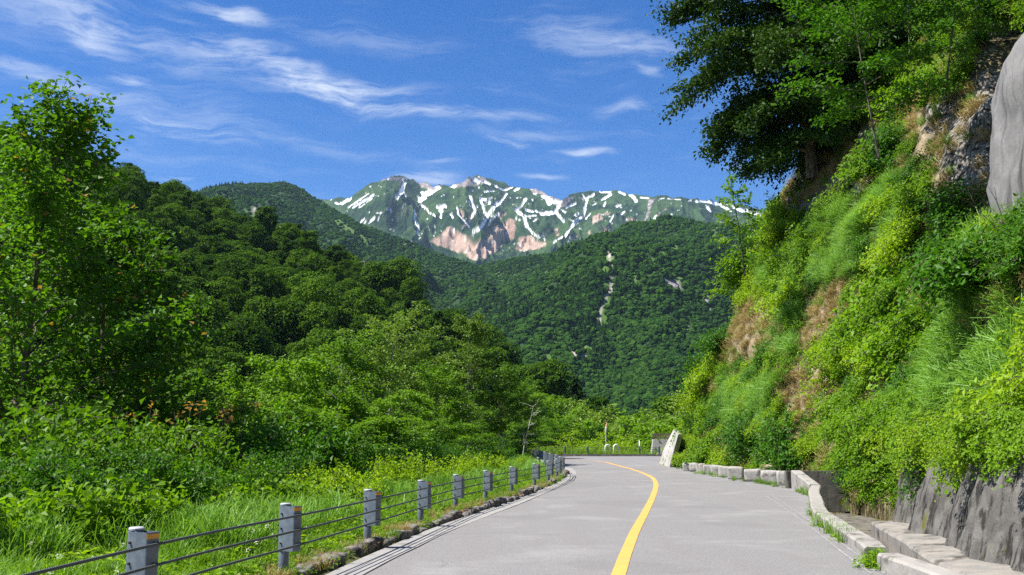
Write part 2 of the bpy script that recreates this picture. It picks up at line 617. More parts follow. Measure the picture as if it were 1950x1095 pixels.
BARE1 = [[(930, 600), (1020, 545), (1100, 475), (1150, 470), (1200, 530), (1260, 560), (1310, 610), (1380, 575), (1440, 560), (1540, 580), (1550, 640), (1470, 720), (1330, 765), (1230, 720), (1100, 670), (1000, 640)],
         [(1430, 500), (1520, 470), (1600, 415), (1660, 430), (1670, 500), (1650, 590), (1560, 610), (1420, 560)], [(1640, 670), (1680, 570), (1760, 545), (1900, 610), (1850, 660), (1700, 695)],
         [(805, 340), (850, 360), (850, 430), (830, 440)], [(1190, 310), (1240, 360), (1230, 420), (1190, 390)], [(1500, 370), (1570, 360), (1600, 380), (1510, 400)], [(690, 380), (770, 315), (780, 325), (720, 375)], [(1200, 460), (1250, 470), (1250, 510), (1215, 500)], [(1250, 380), (1300, 380), (1300, 410), (1260, 430)]]
BARE2 = [[(360, 460), (400, 410), (430, 440), (400, 475)], [(490, 400), (560, 385), (580, 420), (510, 440)], [(705, 340), (750, 310), (800, 350), (740, 390)], [(210, 505), (280, 460), (320, 480), (250, 510)], [(105, 410), (150, 400), (160, 470), (120, 490)],
         [(415, 310), (500, 280), (520, 330), (420, 390)], [(-20, 530), (40, 515), (60, 545), (-20, 590)], [(660, 400), (690, 370), (700, 400), (670, 415)], [(980, 340), (1010, 320), (1020, 350), (990, 355)], [(930, 300), (1030, 240), (1040, 255), (960, 320)], [(520, 285), (590, 265), (590, 285), (530, 320)]]
ROCK1 = [[(520, 90), (640, 65), (740, 68), (800, 95), (700, 105), (560, 110)], [(800, 95), (880, 95), (960, 150), (1040, 150), (1000, 190), (880, 165)], [(1100, 135), (1300, 70), (1400, 70), (1420, 130), (1300, 150), (1180, 160)], [(1730, 150), (1850, 170), (1950, 205), (1950, 250), (1800, 215)], [(700, 70), (730, 70), (700, 170), (690, 170)]]
ROCK2 = [[(0, 90), (120, 150), (180, 170), (210, 160), (240, 140), (270, 150), (200, 235), (140, 250), (60, 150)], [(880, 170), (955, 155), (915, 230), (870, 370), (845, 372), (880, 250)], [(415, 310), (470, 300), (470, 350), (420, 370)]]


def build_massif():
    ridge = [(480, 420), (540, 398), (600, 384), (625, 379), (650, 377), (665, 378), (700, 352), (735, 337), (760, 335), (785, 340), (800, 347), (812, 346), (825, 354), (845, 351), (870, 350), (890, 340), (905, 336), (935, 338), (960, 350),
             (990, 357), (1020, 362), (1045, 372), (1070, 380), (1085, 370), (1110, 365), (1150, 360), (1180, 363), (1215, 372), (1238, 377), (1250, 373), (1300, 373), (1350, 380), (1400, 388), (1460, 405), (1540, 425), (1640, 440)]
    dist = [5600 + 250 * math.sin(i * 0.8) for i in range(len(ridge))]
    ridge = [(a, b, d) for (a, b), d in zip(ridge, dist)]
    base = [(480, 560, 4100), (900, 560, 3900), (1300, 560, 4000), (1640, 560, 4100)]
    na, ns = 760, 270
    X, Y, Z, S, ta = polar_layer(ridge, base, na, ns, 1.25, 1.05)
    env = np.sin(np.clip(S, 0, 1) * np.pi) * 0.9 + 0.05
    q = np.stack([X / 420, Y / 900], -1)
    warp = fbm(np.stack([X / 500, Y / 500], -1), 3, 5) * 0.7
    q1 = np.stack([X / 300 + warp, Y / 1100 + warp], -1)
    Z = Z + env * 165 * (ridged(q1, 5, 3) - 0.35) + env * 30 * fbm(q * 4, 4, 9)
    Z = Z + (1 - env) * 14 * ridged(np.stack([X / 90, Y / 200], -1), 3, 21)
    PX, PY = project(np.stack([X, Y, Z], -1))
    n1 = fbm(np.stack([PX / 9, PY / 7], -1), 3, 40)
    n2 = fbm(np.stack([PX / 4, PY / 5], -1), 2, 41)
    sn = np.maximum(seg_field(PX, PY, [(z1(p), w * 0.19) for p, w in SNOW1]), seg_field(PX, PY, [(z2(p), w * 0.19) for p, w in SNOW2]))
    n3 = fbm(np.stack([PX / 2.2, PY / 2.2], -1), 2, 47)
    n0 = fbm(np.stack([PX / 20, PY / 16], -1), 2, 48)
    snow = sstep(0.0, 0.30, sn + 0.1 + 0.45 * n0 + 0.45 * n1 + 0.3 * n2 + 0.25 * n3)
    specks = sstep(0.62, 0.70, fbm(np.stack([PX / 6, PY / 4], -1), 3, 77) + 0.1 * (1 - S)) * sstep(0.25, 0.45, S)
    snow = np.maximum(snow, specks * 0.9) * (S < 1.02)
    bare = np.maximum(poly_field(PX, PY, [z1(p) for p in BARE1], 3.0), poly_field(PX, PY, [z2(p) for p in BARE2], 2.5))
    bare = sstep(0.2, 1.3, bare + 0.9 * n1 + 0.6 * fbm(np.stack([PX / 5, PY / 14], -1), 2, 43))
    rock = np.maximum(poly_field(PX, PY, [z1(p) for p in ROCK1], 3.0), poly_field(PX, PY, [z2(p) for p in ROCK2], 3.0))
    rock = sstep(-0.2, 0.9, rock + 0.9 * n1 + 0.5 * n2)
    rugged = ridged(np.stack([X / 55 + warp, Y / 190], -1), 4, 55)
    Z = Z + bare * 26 * (rugged - 0.4) - snow * 7 * (1 - bare)
    m, t = new_mat('alpine_slope')
    pos = geo_pos(t)
    n = noise(t, pos, 0.006, 8, 0.62)
    nn = noise(t, pos, 0.03, 6, 0.65)
    c = mixc(t, ramp(t, n, 0.40, 0.62), (0.012, 0.034, 0.011), (0.042, 0.080, 0.020))
    c = mixc(t, ramp(t, nn, 0.48, 0.70), c, (0.030, 0.052, 0.026))
    rk = mixc(t, ramp(t, nn, 0.3, 0.7), (0.13, 0.115, 0.11), (0.30, 0.26, 0.25))
    c = mixc(t, attr_f(t, 'rock'), c, rk)
    st = nd(t, 'ShaderNodeMapping', {'Vector': pos, 'Scale': (0.02, 0.006, 0.004)}).outputs[0]
    s1 = noise(t, st, 1.0, 6, 0.65)
    er = mixc(t, ramp(t, s1, 0.36, 0.52), (0.23, 0.15, 0.118), (0.34, 0.245, 0.19))
    er = mixc(t, ramp(t, s1, 0.54, 0.66), er, (0.43, 0.355, 0.27))
    c = mixc(t, attr_f(t, 'bare'), c, er)
    c = mixc(t, attr_f(t, 'snow'), c, (0.86, 0.87, 0.88))
    finish(t, c, 0.9, 0.1, nn, 0.5, 14.0)
    v = np.stack([X, Y, Z], -1).reshape(-1, 3)
    me = mesh_np('mountain', v, grid_faces(na, ns), m, {'snow': snow.ravel(), 'bare': bare.ravel(), 'rock': rock.ravel()}, smooth=True)
    tag(link('mountain', me), 'snow streaked alpine massif with bare pink scree slopes at the valley head', None, kind='structure')


build_massif()


def green_mat(name, c1, c2, c3):
    m, t = new_mat(name)
    pos = geo_pos(t)
    n = noise(t, pos, 0.012, 6, 0.6)
    n2 = noise(t, pos, 0.09, 4, 0.6)
    c = mixc(t, ramp(t, n, 0.38, 0.62), c1, c2)
    c = mixc(t, ramp(t, n2, 0.35, 0.7), c, c1)
    c = mixc(t, attr_f(t, 'bright'), c, c3)
    c = mixc(t, attr_f(t, 'bare'), c, mixc(t, ramp(t, n2, 0.35, 0.65), (0.16, 0.14, 0.13), (0.36, 0.32, 0.28)))
    finish(t, c, 0.9, 0.1, n2, 0.8, 4.0)
    return m


FAR_LEAF = leaf_mat('far_forest_leaves', (0.008, 0.028, 0.010), (0.040, 0.090, 0.022), trans=0.12, rough=0.8, spec=0.0, objvar=0.8)
FAR_DARK = leaf_mat('far_conifer_leaves', (0.009, 0.025, 0.011), (0.018, 0.042, 0.016), trans=0.08, rough=0.8, spec=0.0, objvar=0.8)


def blob_tree(seed, sub=3, tall=1.0, mat=None):
    import bmesh
    bm = bmesh.new()
    bmesh.ops.create_icosphere(bm, subdivisions=sub, radius=1.0)
    bm.verts.ensure_lookup_table()
    co = np.array([v.co[:] for v in bm.verts])
    fc = np.array([[v.index for v in f.verts] for f in bm.faces])
    bm.free()
    r = 1 + 0.32 * fbm(co * 1.7 + seed * 9, 2, seed) + 0.26 * ridged(co * 3.1 + seed * 5, 2, seed + 3)
    co = co * r[:, None] * 0.92
    co[:, 2] = co[:, 2] * 0.8 * tall + 0.45 * tall
    co[:, 2] = np.maximum(co[:, 2], -0.5)
    tint = np.clip(0.5 + 0.5 * fbm(co * 4, 2, seed + 8), 0, 1)
    return mesh_np('far_tree', co, fc, mat or FAR_LEAF, {'tint': tint})


def cone_tree(seed, mat=None):
    rng = np.random.default_rng(seed)
    v, f = [], []
    n, k = 9, 7
    for i in range(k):
        z0, r0 = i / k * 2.6, (1 - i / k) * 0.85 + 0.06
        b = len(v)
        for j in range(n):
            a = j / n * 2 * math.pi + rng.uniform(-.2, .2)
            rr = r0 * rng.uniform(0.65, 1.2)
            v.append((rr * math.cos(a), rr * math.sin(a), z0 - 0.12 * rng.uniform(0, 2)))
        v.append((rng.uniform(-.05, .05), rng.uniform(-.05, .05), z0 + 0.75))
        f += [(b + j, b + (j + 1) % n, b + n) for j in range(n)]
    v = np.array(v)
    return mesh_np('far_conifer', v, np.array(f), mat or FAR_DARK, {'tint': rng.random(len(v))})


BLOBS = [blob_tree(s) for s in (1, 2, 3, 4)] + [blob_tree(5, 3, 1.25), cone_tree(3)]


def sample_layer(X, Y, Z, rng, n, smin=0.0, smax=0.8):
    na, ns = X.shape
    i = rng.uniform(0, na - 1.001, n)
    w = rng.uniform(smin, smax, n)
    j = w * (ns - 1.001)
    i0, j0 = i.astype(int), j.astype(int)
    fi, fj = i - i0, j - j0

    def bl(A):
        return (A[i0, j0] * (1 - fi) + A[i0 + 1, j0] * fi) * (1 - fj) + (A[i0, j0 + 1] * (1 - fi) + A[i0 + 1, j0 + 1] * fi) * fj
    return np.stack([bl(X), bl(Y), bl(Z)], -1), bl


def green_mountain(ridge, base, na, ns, amp, seed, chutes, bares, mats, ntrees, tsize, label, flabel, qdir, shape=0.9, conif=0.06):
    X, Y, Z, S, ta = polar_layer(ridge, base, na, ns, 1.3, shape)
    env = np.sin(np.clip(S, 0, 1) ** 0.8 * np.pi) * 0.95 + 0.05
    u = X * qdir[0] + Y * qdir[1]
    w = -X * qdir[1] + Y * qdir[0]
    warp = fbm(np.stack([X / 300, Y / 300], -1), 3, seed) * 0.5
    Z = Z + env * amp * 1.1 * (ridged(np.stack([u / (amp * 7.5) + warp * 0.6, w / (amp * 26) + warp * 0.4], -1), 2, seed + 31) - 0.5) + env * amp * 0.75 * (ridged(np.stack([u / (amp * 3.4) + warp, w / (amp * 11) + warp], -1), 4, seed + 1) - 0.4) + env * amp * 0.4 * fbm(np.stack([X / 120, Y / 120], -1), 4, seed + 2)
    PX, PY = project(np.stack([X, Y, Z], -1))
    nz = fbm(np.stack([PX / 12, PY / 12], -1), 3, seed + 5)
    bright = sstep(0.0, 0.6, seg_field(PX, PY, chutes) + 0.5 * nz)
    bright = np.maximum(bright * 0.8, 0.5 * sstep(0.22, 0.5, fbm(np.stack([PX / 60, PY / 90], -1), 4, seed + 6)))
    bare = sstep(0.05, 0.5, seg_field(PX, PY, bares) + 0.7 * nz)
    me = mesh_np('mountain', np.stack([X, Y, Z], -1).reshape(-1, 3), grid_faces(na, ns), mats, {'bright': bright.ravel(), 'bare': bare.ravel()}, smooth=True)
    tag(link('mountain', me), label, None, kind='structure')
    rng = np.random.default_rng(seed)
    pts, bl = sample_layer(X, Y, Z, rng, ntrees, 0.0, 0.80)
    keep = (bl(bright) < rng.uniform(0.3, 0.9, ntrees)) & (bl(bare) < 0.3)
    px, py = project(pts)
    keep &= (px > -80) & (px < 2030)
    pts = pts[keep]
    n = len(pts)
    dens = fbm(np.stack([pts[:, 0] / 150, pts[:, 1] / 150], -1), 3, seed + 9)
    scl = tsize * rng.uniform(0.55, 1.15, n) * (1 + 0.3 * dens)
    pid = rng.integers(0, 5, n)
    pid[(rng.random(n) < conif) | ((dens > 0.38) & (rng.random(n) < 0.5))] = 5
    rot = np.stack([rng.uniform(-.15, .15, n), rng.uniform(-.15, .15, n), rng.uniform(0, 6.3, n)], -1)
    pts[:, 2] -= 0.15 * scl
    scatter('forest', pts, rot, scl, pid, BLOBS, flabel, 'forest')


green_mountain(
    [(150, 395, 2500), (250, 365, 2550), (330, 352, 2550), (371, 372, 2600), (400, 362, 2600), (440, 354, 2620), (490, 352, 2650), (540, 347, 2700), (565, 354, 2680), (600, 378, 2600), (640, 400, 2500), (690, 428, 2400), (740, 446, 2350), (800, 467, 2300), (850, 485, 2250), (900, 500, 2200), (960, 530, 2150), (1080, 610, 2050), (1200, 680, 2000)],
    [(150, 760, 1150), (700, 760, 1100), (1000, 780, 1000), (1200, 800, 950)], 300, 150, 95, 11,
    [([(640, 420), (700, 460)], 14), ([(470, 400), (500, 430)], 16)], [([(484, 398), (500, 412), (522, 425), (540, 440)], 7), ([(515, 420), (530, 432)], 9)],
    green_mat('ridge_slope', (0.020, 0.045, 0.016), (0.034, 0.068, 0.020), (0.075, 0.13, 0.032)), 42000, 4.4,
    'forested mountain ridge falling from a rounded summit into the valley', 'unbroken forest covering the rounded ridge before the snowy massif', (0.9, 0.4))

green_mountain(
    [(780, 640, 2350), (850, 560, 2300), (905, 508, 2250), (935, 498, 2230), (990, 487, 2200), (1060, 477, 2150), (1120, 462, 2100), (1180, 447, 2100), (1240, 434, 2150), (1280, 434, 2150), (1330, 436, 2100), (1400, 438, 2050), (1480, 430, 2000), (1600, 420, 1900), (1750, 400, 1800)],
    [(780, 830, 1000), (1000, 850, 800), (1200, 860, 700), (1400, 870, 650), (1750, 880, 600)], 340, 190, 105, 23,
    [([(1165, 480), (1150, 530), (1160, 570), (1140, 620)], 30), ([(1215, 515), (1195, 545)], 24), ([(1060, 640), (1040, 700)], 18), ([(1130, 640), (1120, 670)], 22), ([(1290, 470), (1240, 500)], 14), ([(1285, 530), (1310, 528)], 22), ([(1050, 520), (1030, 560)], 14)],
    [([(1160, 486), (1163, 500)], 11), ([(1162, 520), (1166, 545), (1150, 570), (1143, 590), (1141, 614)], 9), ([(1275, 541), (1292, 545)], 20), ([(1085, 672), (1110, 676)], 12), ([(1055, 690), (1050, 712)], 6), ([(1240, 570)], 9), ([(1238, 760), (1235, 780)], 5), ([(1130, 645), (1136, 655)], 8), ([(1345, 560), (1350, 590)], 8), ([(1310, 620), (1314, 640)], 6)],
    green_mat('valley_slope', (0.018, 0.042, 0.014), (0.034, 0.070, 0.019), (0.080, 0.15, 0.030)), 64000, 4.0,
    'broad forested mountain side with a pale stream gully across the valley', 'unbroken forest covering the mountain side with the pale stream gully', (0.75, -0.66), 0.85)

# ------------------------------------------------------------------ near ground, road, kerbs
RAIL = spline([(-3.35, 1.0), (-3.0, 8.0), (-2.55, 11.4), (-2.12, 15.0), (-1.68, 19.0), (-1.25, 22.5), (-0.68, 26.0), (0.0, 30.0), (0.78, 33.8), (1.35, 37.2), (1.85, 41.0), (2.1, 44.5), (2.0, 48.0), (1.8, 52.0), (1.62, 56.0), (1.35, 60.0), (0.3, 63.5), (-3.0, 65.6), (-8.0, 66.3), (-16.0, 66.5)], 0.25)
_ri = np.argmax(RAIL[:, 1] > 62.0)


def rail_x(y):
    return np.interp(y, RAIL[:_ri, 1], RAIL[:_ri, 0])


# asphalt edge on the valley side, read off the photograph
_edge = [pg(693, 1093), pg(797, 1040), pg(877, 1003), pg(1013, 950), pg(1070, 923), pg(1096, 904), pg(1090, 893)]
EDGE = spline([(-2.45, 1.0), (-2.2, 6.0)] + [tuple(e) for e in _edge] + [(2.75, 55.0), (2.35, 60.0), (1.3, 64.0), (-3.0, 66.8), (-16.0, 67.6), (-40, 67.6)], 0.25)
_ei = np.argmax(EDGE[:, 1] > 63.0)


def edge_x(y):
    return np.interp(y, EDGE[:_ei, 1], EDGE[:_ei, 0])


# hill-side limit of the tarmac (under the parapet, the stone blocks and the pale wall)
RIGHT = np.array([(3.9, 0.0), (4.1, 6.0), (4.5, 12.0), (4.9, 14.15), (5.25, 16.0), (5.7, 18.2), (6.2, 20.7), (7.35, 24.6), (9.15, 30.9), (9.6, 34.0), (10.4, 36.1), (10.0, 39.8), (9.6, 44.0), (9.2, 49.7), (9.2, 57.0), (9.8, 61.0), (12.0, 67.0), (14.0, 82.5)])


def right_x(y):
    return np.interp(y, RIGHT[:, 1], RIGHT[:, 0])


def ground_z(x, y):
    x, y = np.asarray(x, float), np.asarray(y, float)
    yy = np.clip(y, 0, 200)
    rx = np.where(yy < 62, rail_x(np.clip(yy, 1, 62)), 1.2)
    d = rx - x
    base = zroad(yy)
    # valley side: verge, then a steep fall
    z = base + 0.03 - 0.06 * np.clip(d - 1.5, 0, 4) - 0.55 * np.clip(d - 4.5, 0, 28)
    # beyond the bend everything falls away
    out = np.clip(y - 83.6, 0, None)
    lim = base + 0.02 - 0.5 * np.clip(out, 0, 50)
    # the road leaving to the left on its bench
    bench = (y > 65.6) & (y < 83.6)
    z = np.where(bench, base - 0.05 - 0.5 * np.clip(-22 - x, 0, 30), z)
    shoulder = np.clip(65.6 - y, 0, 40)
    z = np.where((y <= 65.6) & (y > 50), np.maximum(z, base - 0.02 - 0.45 * shoulder - 0.3 * np.clip(-22 - x, 0, 30)), z)
    z = np.where(y >= 83.6, lim, z)
    on_road = (d < -0.2) & (y < 83.6)
    z = np.where(on_road, base - 0.06, z)
    z = np.where(on_road & (x > right_x(yy) + 0.25) & (y < 62), base - 1.3, z)
    rgh = sstep(1.0, 6.0, d) * (y < 65) + sstep(1.0, 6.0, out)
    z = z + rgh * (0.5 * fbm(np.stack([x / 6, y / 6], -1), 3, 90) + 0.1 * fbm(np.stack([x, y], -1), 2, 91))
    return np.maximum(z, -19 + 2.0 * fbm(np.stack([x / 30, y / 30], -1), 2, 92))


def build_ground():
    xs = np.concatenate([np.linspace(-260, -60, 40, endpoint=False), np.linspace(-60, -12, 60, endpoint=False), np.linspace(-12, 16, 113, endpoint=False), np.linspace(16, 260, 50)])
    ys = np.concatenate([np.linspace(-30, 0, 16, endpoint=False), np.linspace(0, 100, 260, endpoint=False), np.linspace(100, 420, 70)])
    Xg, Yg = np.meshgrid(xs, ys, indexing='ij')
    Zg = ground_z(Xg, Yg)
    m, t = new_mat('soil_and_moss')
    pos = geo_pos(t)
    n = noise(t, pos, 1.6, 6, 0.65)
    n2 = noise(t, pos, 9.0, 4, 0.6)
    c = mixc(t, ramp(t, n, 0.4, 0.6), (0.045, 0.065, 0.016), (0.085, 0.085, 0.032))
    c = mixc(t, ramp(t, n2, 0.5, 0.72), c, (0.14, 0.11, 0.055))
    finish(t, c, 0.95, 0.1, n2, 0.6, 0.05)
    v = np.stack([Xg, Yg, Zg], -1).reshape(-1, 3)
    f = grid_faces(len(xs), len(ys))
    # the sheet stops at the foot of the cliff; far ring reaches under the mountains
    o = link('ground', mesh_np('ground', v, f, m, smooth=True))
    tag(o, 'verge and valley floor below the road', None, kind='structure')
    mb = MB()
    mb.add([(-5500, -1200, -24), (5500, -1200, -24), (5500, 6650, -24), (-5500, 6650, -24)], [(0, 1, 2, 3)])
    tag(mb.build('terrain', m), 'valley floor reaching under the far mountains', None, kind='structure')


build_ground()


def concrete(name, base=(0.34, 0.33, 0.31), dark=(0.06, 0.06, 0.055), stain=0.55, moss=0.0, streak=True, scale=1.0, warm=(0.42, 0.38, 0.32)):
    m, t = new_mat(name)
    pos = geo_pos(t)
    fine = noise(t, pos, 38 * scale, 5, 0.6)
    mid = noise(t, pos, 3.2 * scale, 6, 0.62)
    c = mixc(t, ramp(t, mid, 0.35, 0.65), base, warm)
    c = mixc(t, ramp(t, fine, 0.3, 0.75, 0.0, 0.35), c, tuple(x * 0.55 for x in base))
    sv = nd(t, 'ShaderNodeMapping', {'Vector': pos, 'Scale': (4.5 * scale, 4.5 * scale, 0.55 * scale)}).outputs[0] if streak else nd(t, 'ShaderNodeMapping', {'Vector': pos, 'Scale': (2.2 * scale,) * 3}).outputs[0]
    st = noise(t, sv, 1.0, 7, 0.66, 0.3)
    c = mixc(t, ramp(t, st, 0.62 - 0.25 * stain, 0.80 - 0.22 * stain), c, dark)
    if moss:
        mo = noise(t, pos, 1.7, 5, 0.6)
        c = mixc(t, ramp(t, mo, 0.66 - moss * 0.2, 0.74 - moss * 0.2), c, (0.10, 0.11, 0.018))
    h = mth(t, 'ADD', mth(t, 'MULTIPLY', fine, 0.3), mid)
    finish(t, c, 0.92, 0.2, h, 0.6, 0.03)
    return m


def asphalt_mat():
    m, t = new_mat('worn_asphalt')
    pos = geo_pos(t)
    g = noise(t, pos, 120.0, 4, 0.75)
    g2 = noise(t, pos, 55.0, 4, 0.7)
    big = noise(t, pos, 0.55, 5, 0.6, 0.4)
    st = nd(t, 'ShaderNodeMapping', {'Vector': pos, 'Scale': (1.1, 0.12, 1.0), 'Rotation': (0, 0, 0.12)}).outputs[0]
    lane = noise(t, st, 1.5, 5, 0.55)
    c = mixc(t, ramp(t, g, 0.34, 0.68), (0.11, 0.107, 0.105), (0.285, 0.277, 0.272))
    c = mixc(t, ramp(t, g2, 0.45, 0.75, 0, 0.35), c, (0.125, 0.122, 0.121))
    c = mixc(t, ramp(t, lane, 0.42, 0.68, 0, 0.45), c, (0.175, 0.163, 0.162))
    c = mixc(t, ramp(t, big, 0.5, 0.72, 0, 0.4), c, (0.30, 0.295, 0.288))
    vo = nd(t, 'ShaderNodeTexVoronoi', {'Vector': nd(t, 'ShaderNodeVectorMath', {0: pos, 1: nd(t, 'ShaderNodeVectorMath', {0: nd(t, 'ShaderNodeTexNoise', {'Vector': pos, 'Scale': 1.2, 'Detail': 5.0}).outputs[1], 1: (1.1, 1.1, 0.0)}, operation='MULTIPLY').outputs[0]}, operation='ADD').outputs[0], 'Scale': 0.16}, feature='DISTANCE_TO_EDGE')
    crack = ramp(t, vo.outputs[0], 0.0025, 0.0008)
    crack = mth(t, 'MULTIPLY', crack, ramp(t, noise(t, pos, 0.35, 3), 0.5, 0.6))
    c = mixc(t, mth(t, 'MULTIPLY', crack, 0.55), c, (0.07, 0.07, 0.07))
    sp = noise(t, pos, 34.0, 2, 0.8)
    c = mixc(t, ramp(t, sp, 0.58, 0.70, 0, 0.5), c, (0.34, 0.33, 0.32))
    c = mixc(t, ramp(t, sp, 0.42, 0.30, 0, 0.7), c, (0.075, 0.073, 0.072))
    pt = noise(t, pos, 0.22, 2, 0.4, 0.2)
    c = mixc(t, ramp(t, pt, 0.56, 0.575, 0, 0.22, False), c, (0.13, 0.127, 0.127))
    finish(t, c, 0.88, 0.25, mth(t, 'ADD', g, mth(t, 'ADD', g2, sp)), 0.4, 0.008)
    return m


def build_road():
    ys = np.concatenate([np.linspace(-6, 62, 240, endpoint=False), np.linspace(62, 83, 60)])
    nx = 30
    V = []
    for y in ys:
        if y < 63:
            l = edge_x(max(y, 1.0))
        else:
            k = np.interp(y, [63, 64, 65.5, 66.8, 67.6, 83], [edge_x(62.9), 1.3, 0.0, -3.0, -30.0, -30.0])
            l = k
        r = right_x(max(y, 0.0))
        for i in range(nx):
            f = i / (nx - 1)
            x = l + (r - l) * f
            V.append((x, y, zroad(y) + 0.0))
    V = np.array(V)
    V[:, 2] += 0.012 * fbm(V[:, :2] / 2.5, 2, 70)
    road = link('road', mesh_np('road', V, grid_faces(len(ys), nx), asphalt_mat(), smooth=True))
    tag(road, 'worn pale grey mountain road bending away with a yellow centre line', None, kind='structure')
    # yellow centre line
    pts = [pg(1178, 1093), pg(1193, 1050), pg(1213, 1005), pg(1233, 967), pg(1246, 938), pg(1249, 922), pg(1243, 911), pg(1226, 902), pg(1200, 893), pg(1170, 885), pg(1150, 880)]
    p0 = np.array(pts)
    d0 = p0[0] - p0[1]
    first = p0[0] + d0 / np.linalg.norm(d0) * 9
    C = spline([tuple(first)] + [tuple(p) for p in pts] + [tuple(pts[-1] + np.array([-0.9, 3.2])), tuple(pts[-1] + np.array([-3.6, 5.6])), tuple(pts[-1] + np.array([-9, 7.0])), (-16, 75.5)], 0.3)
    T = np.gradient(C, axis=0)
    N = np.stack([T[:, 1], -T[:, 0]], 1)
    N /= np.linalg.norm(N, axis=1)[:, None]
    w = 0.085
    L, Rr = C - N * w, C + N * w
    vv = np.empty((len(C) * 2, 3))
    vv[0::2, :2], vv[1::2, :2] = L, Rr
    vv[:, 2] = zroad(vv[:, 1]) + 0.012 * fbm(vv[:, :2] / 2.5, 2, 70) + 0.007
    ii = np.arange(len(C) - 1) * 2
    m, t = new_mat('yellow_road_paint')
    pos = geo_pos(t)
    n = noise(t, pos, 60, 5, 0.7)
    n2 = noise(t, pos, 2.0, 4)
    c = mixc(t, ramp(t, n2, 0.3, 0.7), (0.66, 0.345, 0.068), (0.59, 0.305, 0.072))
    c = mixc(t, ramp(t, n, 0.52, 0.70, 0, 0.6), c, (0.30, 0.25, 0.18))
    n3 = noise(t, pos, 9.0, 5, 0.7)
    c = mixc(t, ramp(t, n3, 0.54, 0.66, 0, 0.6), c, (0.26, 0.22, 0.17))
    finish(t, c, 0.7, 0.3, n, 0.3, 0.004)
    link('centre_line', mesh_np('centre_line', vv, np.stack([ii, ii + 1, ii + 3, ii + 2], 1), m), road)
    # faint pale seam where the old tarmac meets the hill-side strip
    sm = [pg(1660, 1093), pg(1600, 1050), pg(1560, 1018), pg(1510, 980), pg(1470, 952), pg(1430, 930), pg(1400, 918)]
    for k, off in enumerate((0.0, 0.16)):
        S = spline([tuple(p + np.array([off, 0])) for p in map(np.array, sm)], 0.3)
        T = np.gradient(S, axis=0)
        N = np.stack([T[:, 1], -T[:, 0]], 1)
        N /= np.linalg.norm(N, axis=1)[:, None]
        hw = (0.014 + 0.008 * fbm(S * 1.5, 2, 3 + k))[:, None]
        vv = np.empty((len(S) * 2, 3))
        vv[0::2, :2], vv[1::2, :2] = S - N * hw, S + N * hw
        vv[:, 2] = zroad(vv[:, 1]) + 0.012 * fbm(vv[:, :2] / 2.5, 2, 70) + 0.006
        ii = np.arange(len(S) - 1) * 2
        m, t = new_mat('pale_seam')
        finish(t, mixc(t, ramp(t, noise(t, geo_pos(t), 14, 4), 0.35, 0.6), (0.17, 0.165, 0.16), (0.30, 0.29, 0.285)), 0.9, 0.2)
        link('seam', mesh_np('seam', vv, np.stack([ii, ii + 1, ii + 3, ii + 2], 1), m), road)
    return road


ROAD = build_road()


def ribbon(path, prof, name, mat, parent=None, close=True, zfun=None, smooth=False, jitter=0.0, seed=0):
    """sweep profile [(offset to the right, height)] along a plan path; zfun(y) gives the ground under it"""
    path = np.asarray(path, float)
    T = np.gradient(path, axis=0)
    N = np.stack([T[:, 1], -T[:, 0]], 1)
    N /= np.linalg.norm(N, axis=1)[:, None]
    k = len(prof)
    n = len(path)
    V = np.empty((n, k, 3))
    for j, (o, h) in enumerate(prof):
        o = np.broadcast_to(np.asarray(o, float), (n,))
        h = np.broadcast_to(np.asarray(h, float), (n,))
        V[:, j, :2] = path + N * o[:, None]
        V[:, j, 2] = h + (zfun(path[:, 1]) if zfun else 0)
    V = V.reshape(-1, 3)
    if jitter:
        V += jitter * np.stack([fbm(V * 0.9 + q * 31, 2, seed + q) for q in range(3)], -1)
    f = []
    i = np.arange(n - 1)[:, None] * k
    j = np.arange(k if close else k - 1)[None, :]
    j2 = (j + 1) % k
    f = np.stack([i + j, i + j2, i + k + j2, i + k + j], -1).reshape(-1, 4)
    faces = [f]
    me = mesh_np(name, V, faces, mat, smooth=smooth)
    if close:
        import bmesh
        bm = bmesh.new()
        bm.from_mesh(me)
        bm.verts.ensure_lookup_table()
        bm.faces.new([bm.verts[q] for q in range(k)])
        bm.faces.new([bm.verts[(n - 1) * k + q] for q in reversed(range(k))])
        bmesh.ops.recalc_face_normals(bm, faces=bm.faces)
        bm.to_mesh(me)
        bm.free()
    return link(name, me, parent)


# gutter strip and broken kerb stones on the valley side
GUT = EDGE[(EDGE[:, 1] < 60)]
gut_m = concrete('gutter_concrete', (0.26, 0.255, 0.25), (0.10, 0.095, 0.09), 0.35, streak=False, warm=(0.30, 0.29, 0.27))
gut = ribbon(GUT, [(-0.40, -0.05), (-0.40, 0.016), (-0.205, 0.010), (-0.195, 0.0), (-0.185, 0.010), (0.02, 0.012), (0.02, -0.05)], 'gutter', gut_m, None, False, zroad)
tag(gut, 'pale concrete gutter strip along the valley edge of the road', None, kind='structure')

kerb_m = concrete('dark_kerb_stone', (0.16, 0.15, 0.145), (0.035, 0.034, 0.03), 0.75, 0.25, streak=False, scale=2.0, warm=(0.22, 0.20, 0.18))


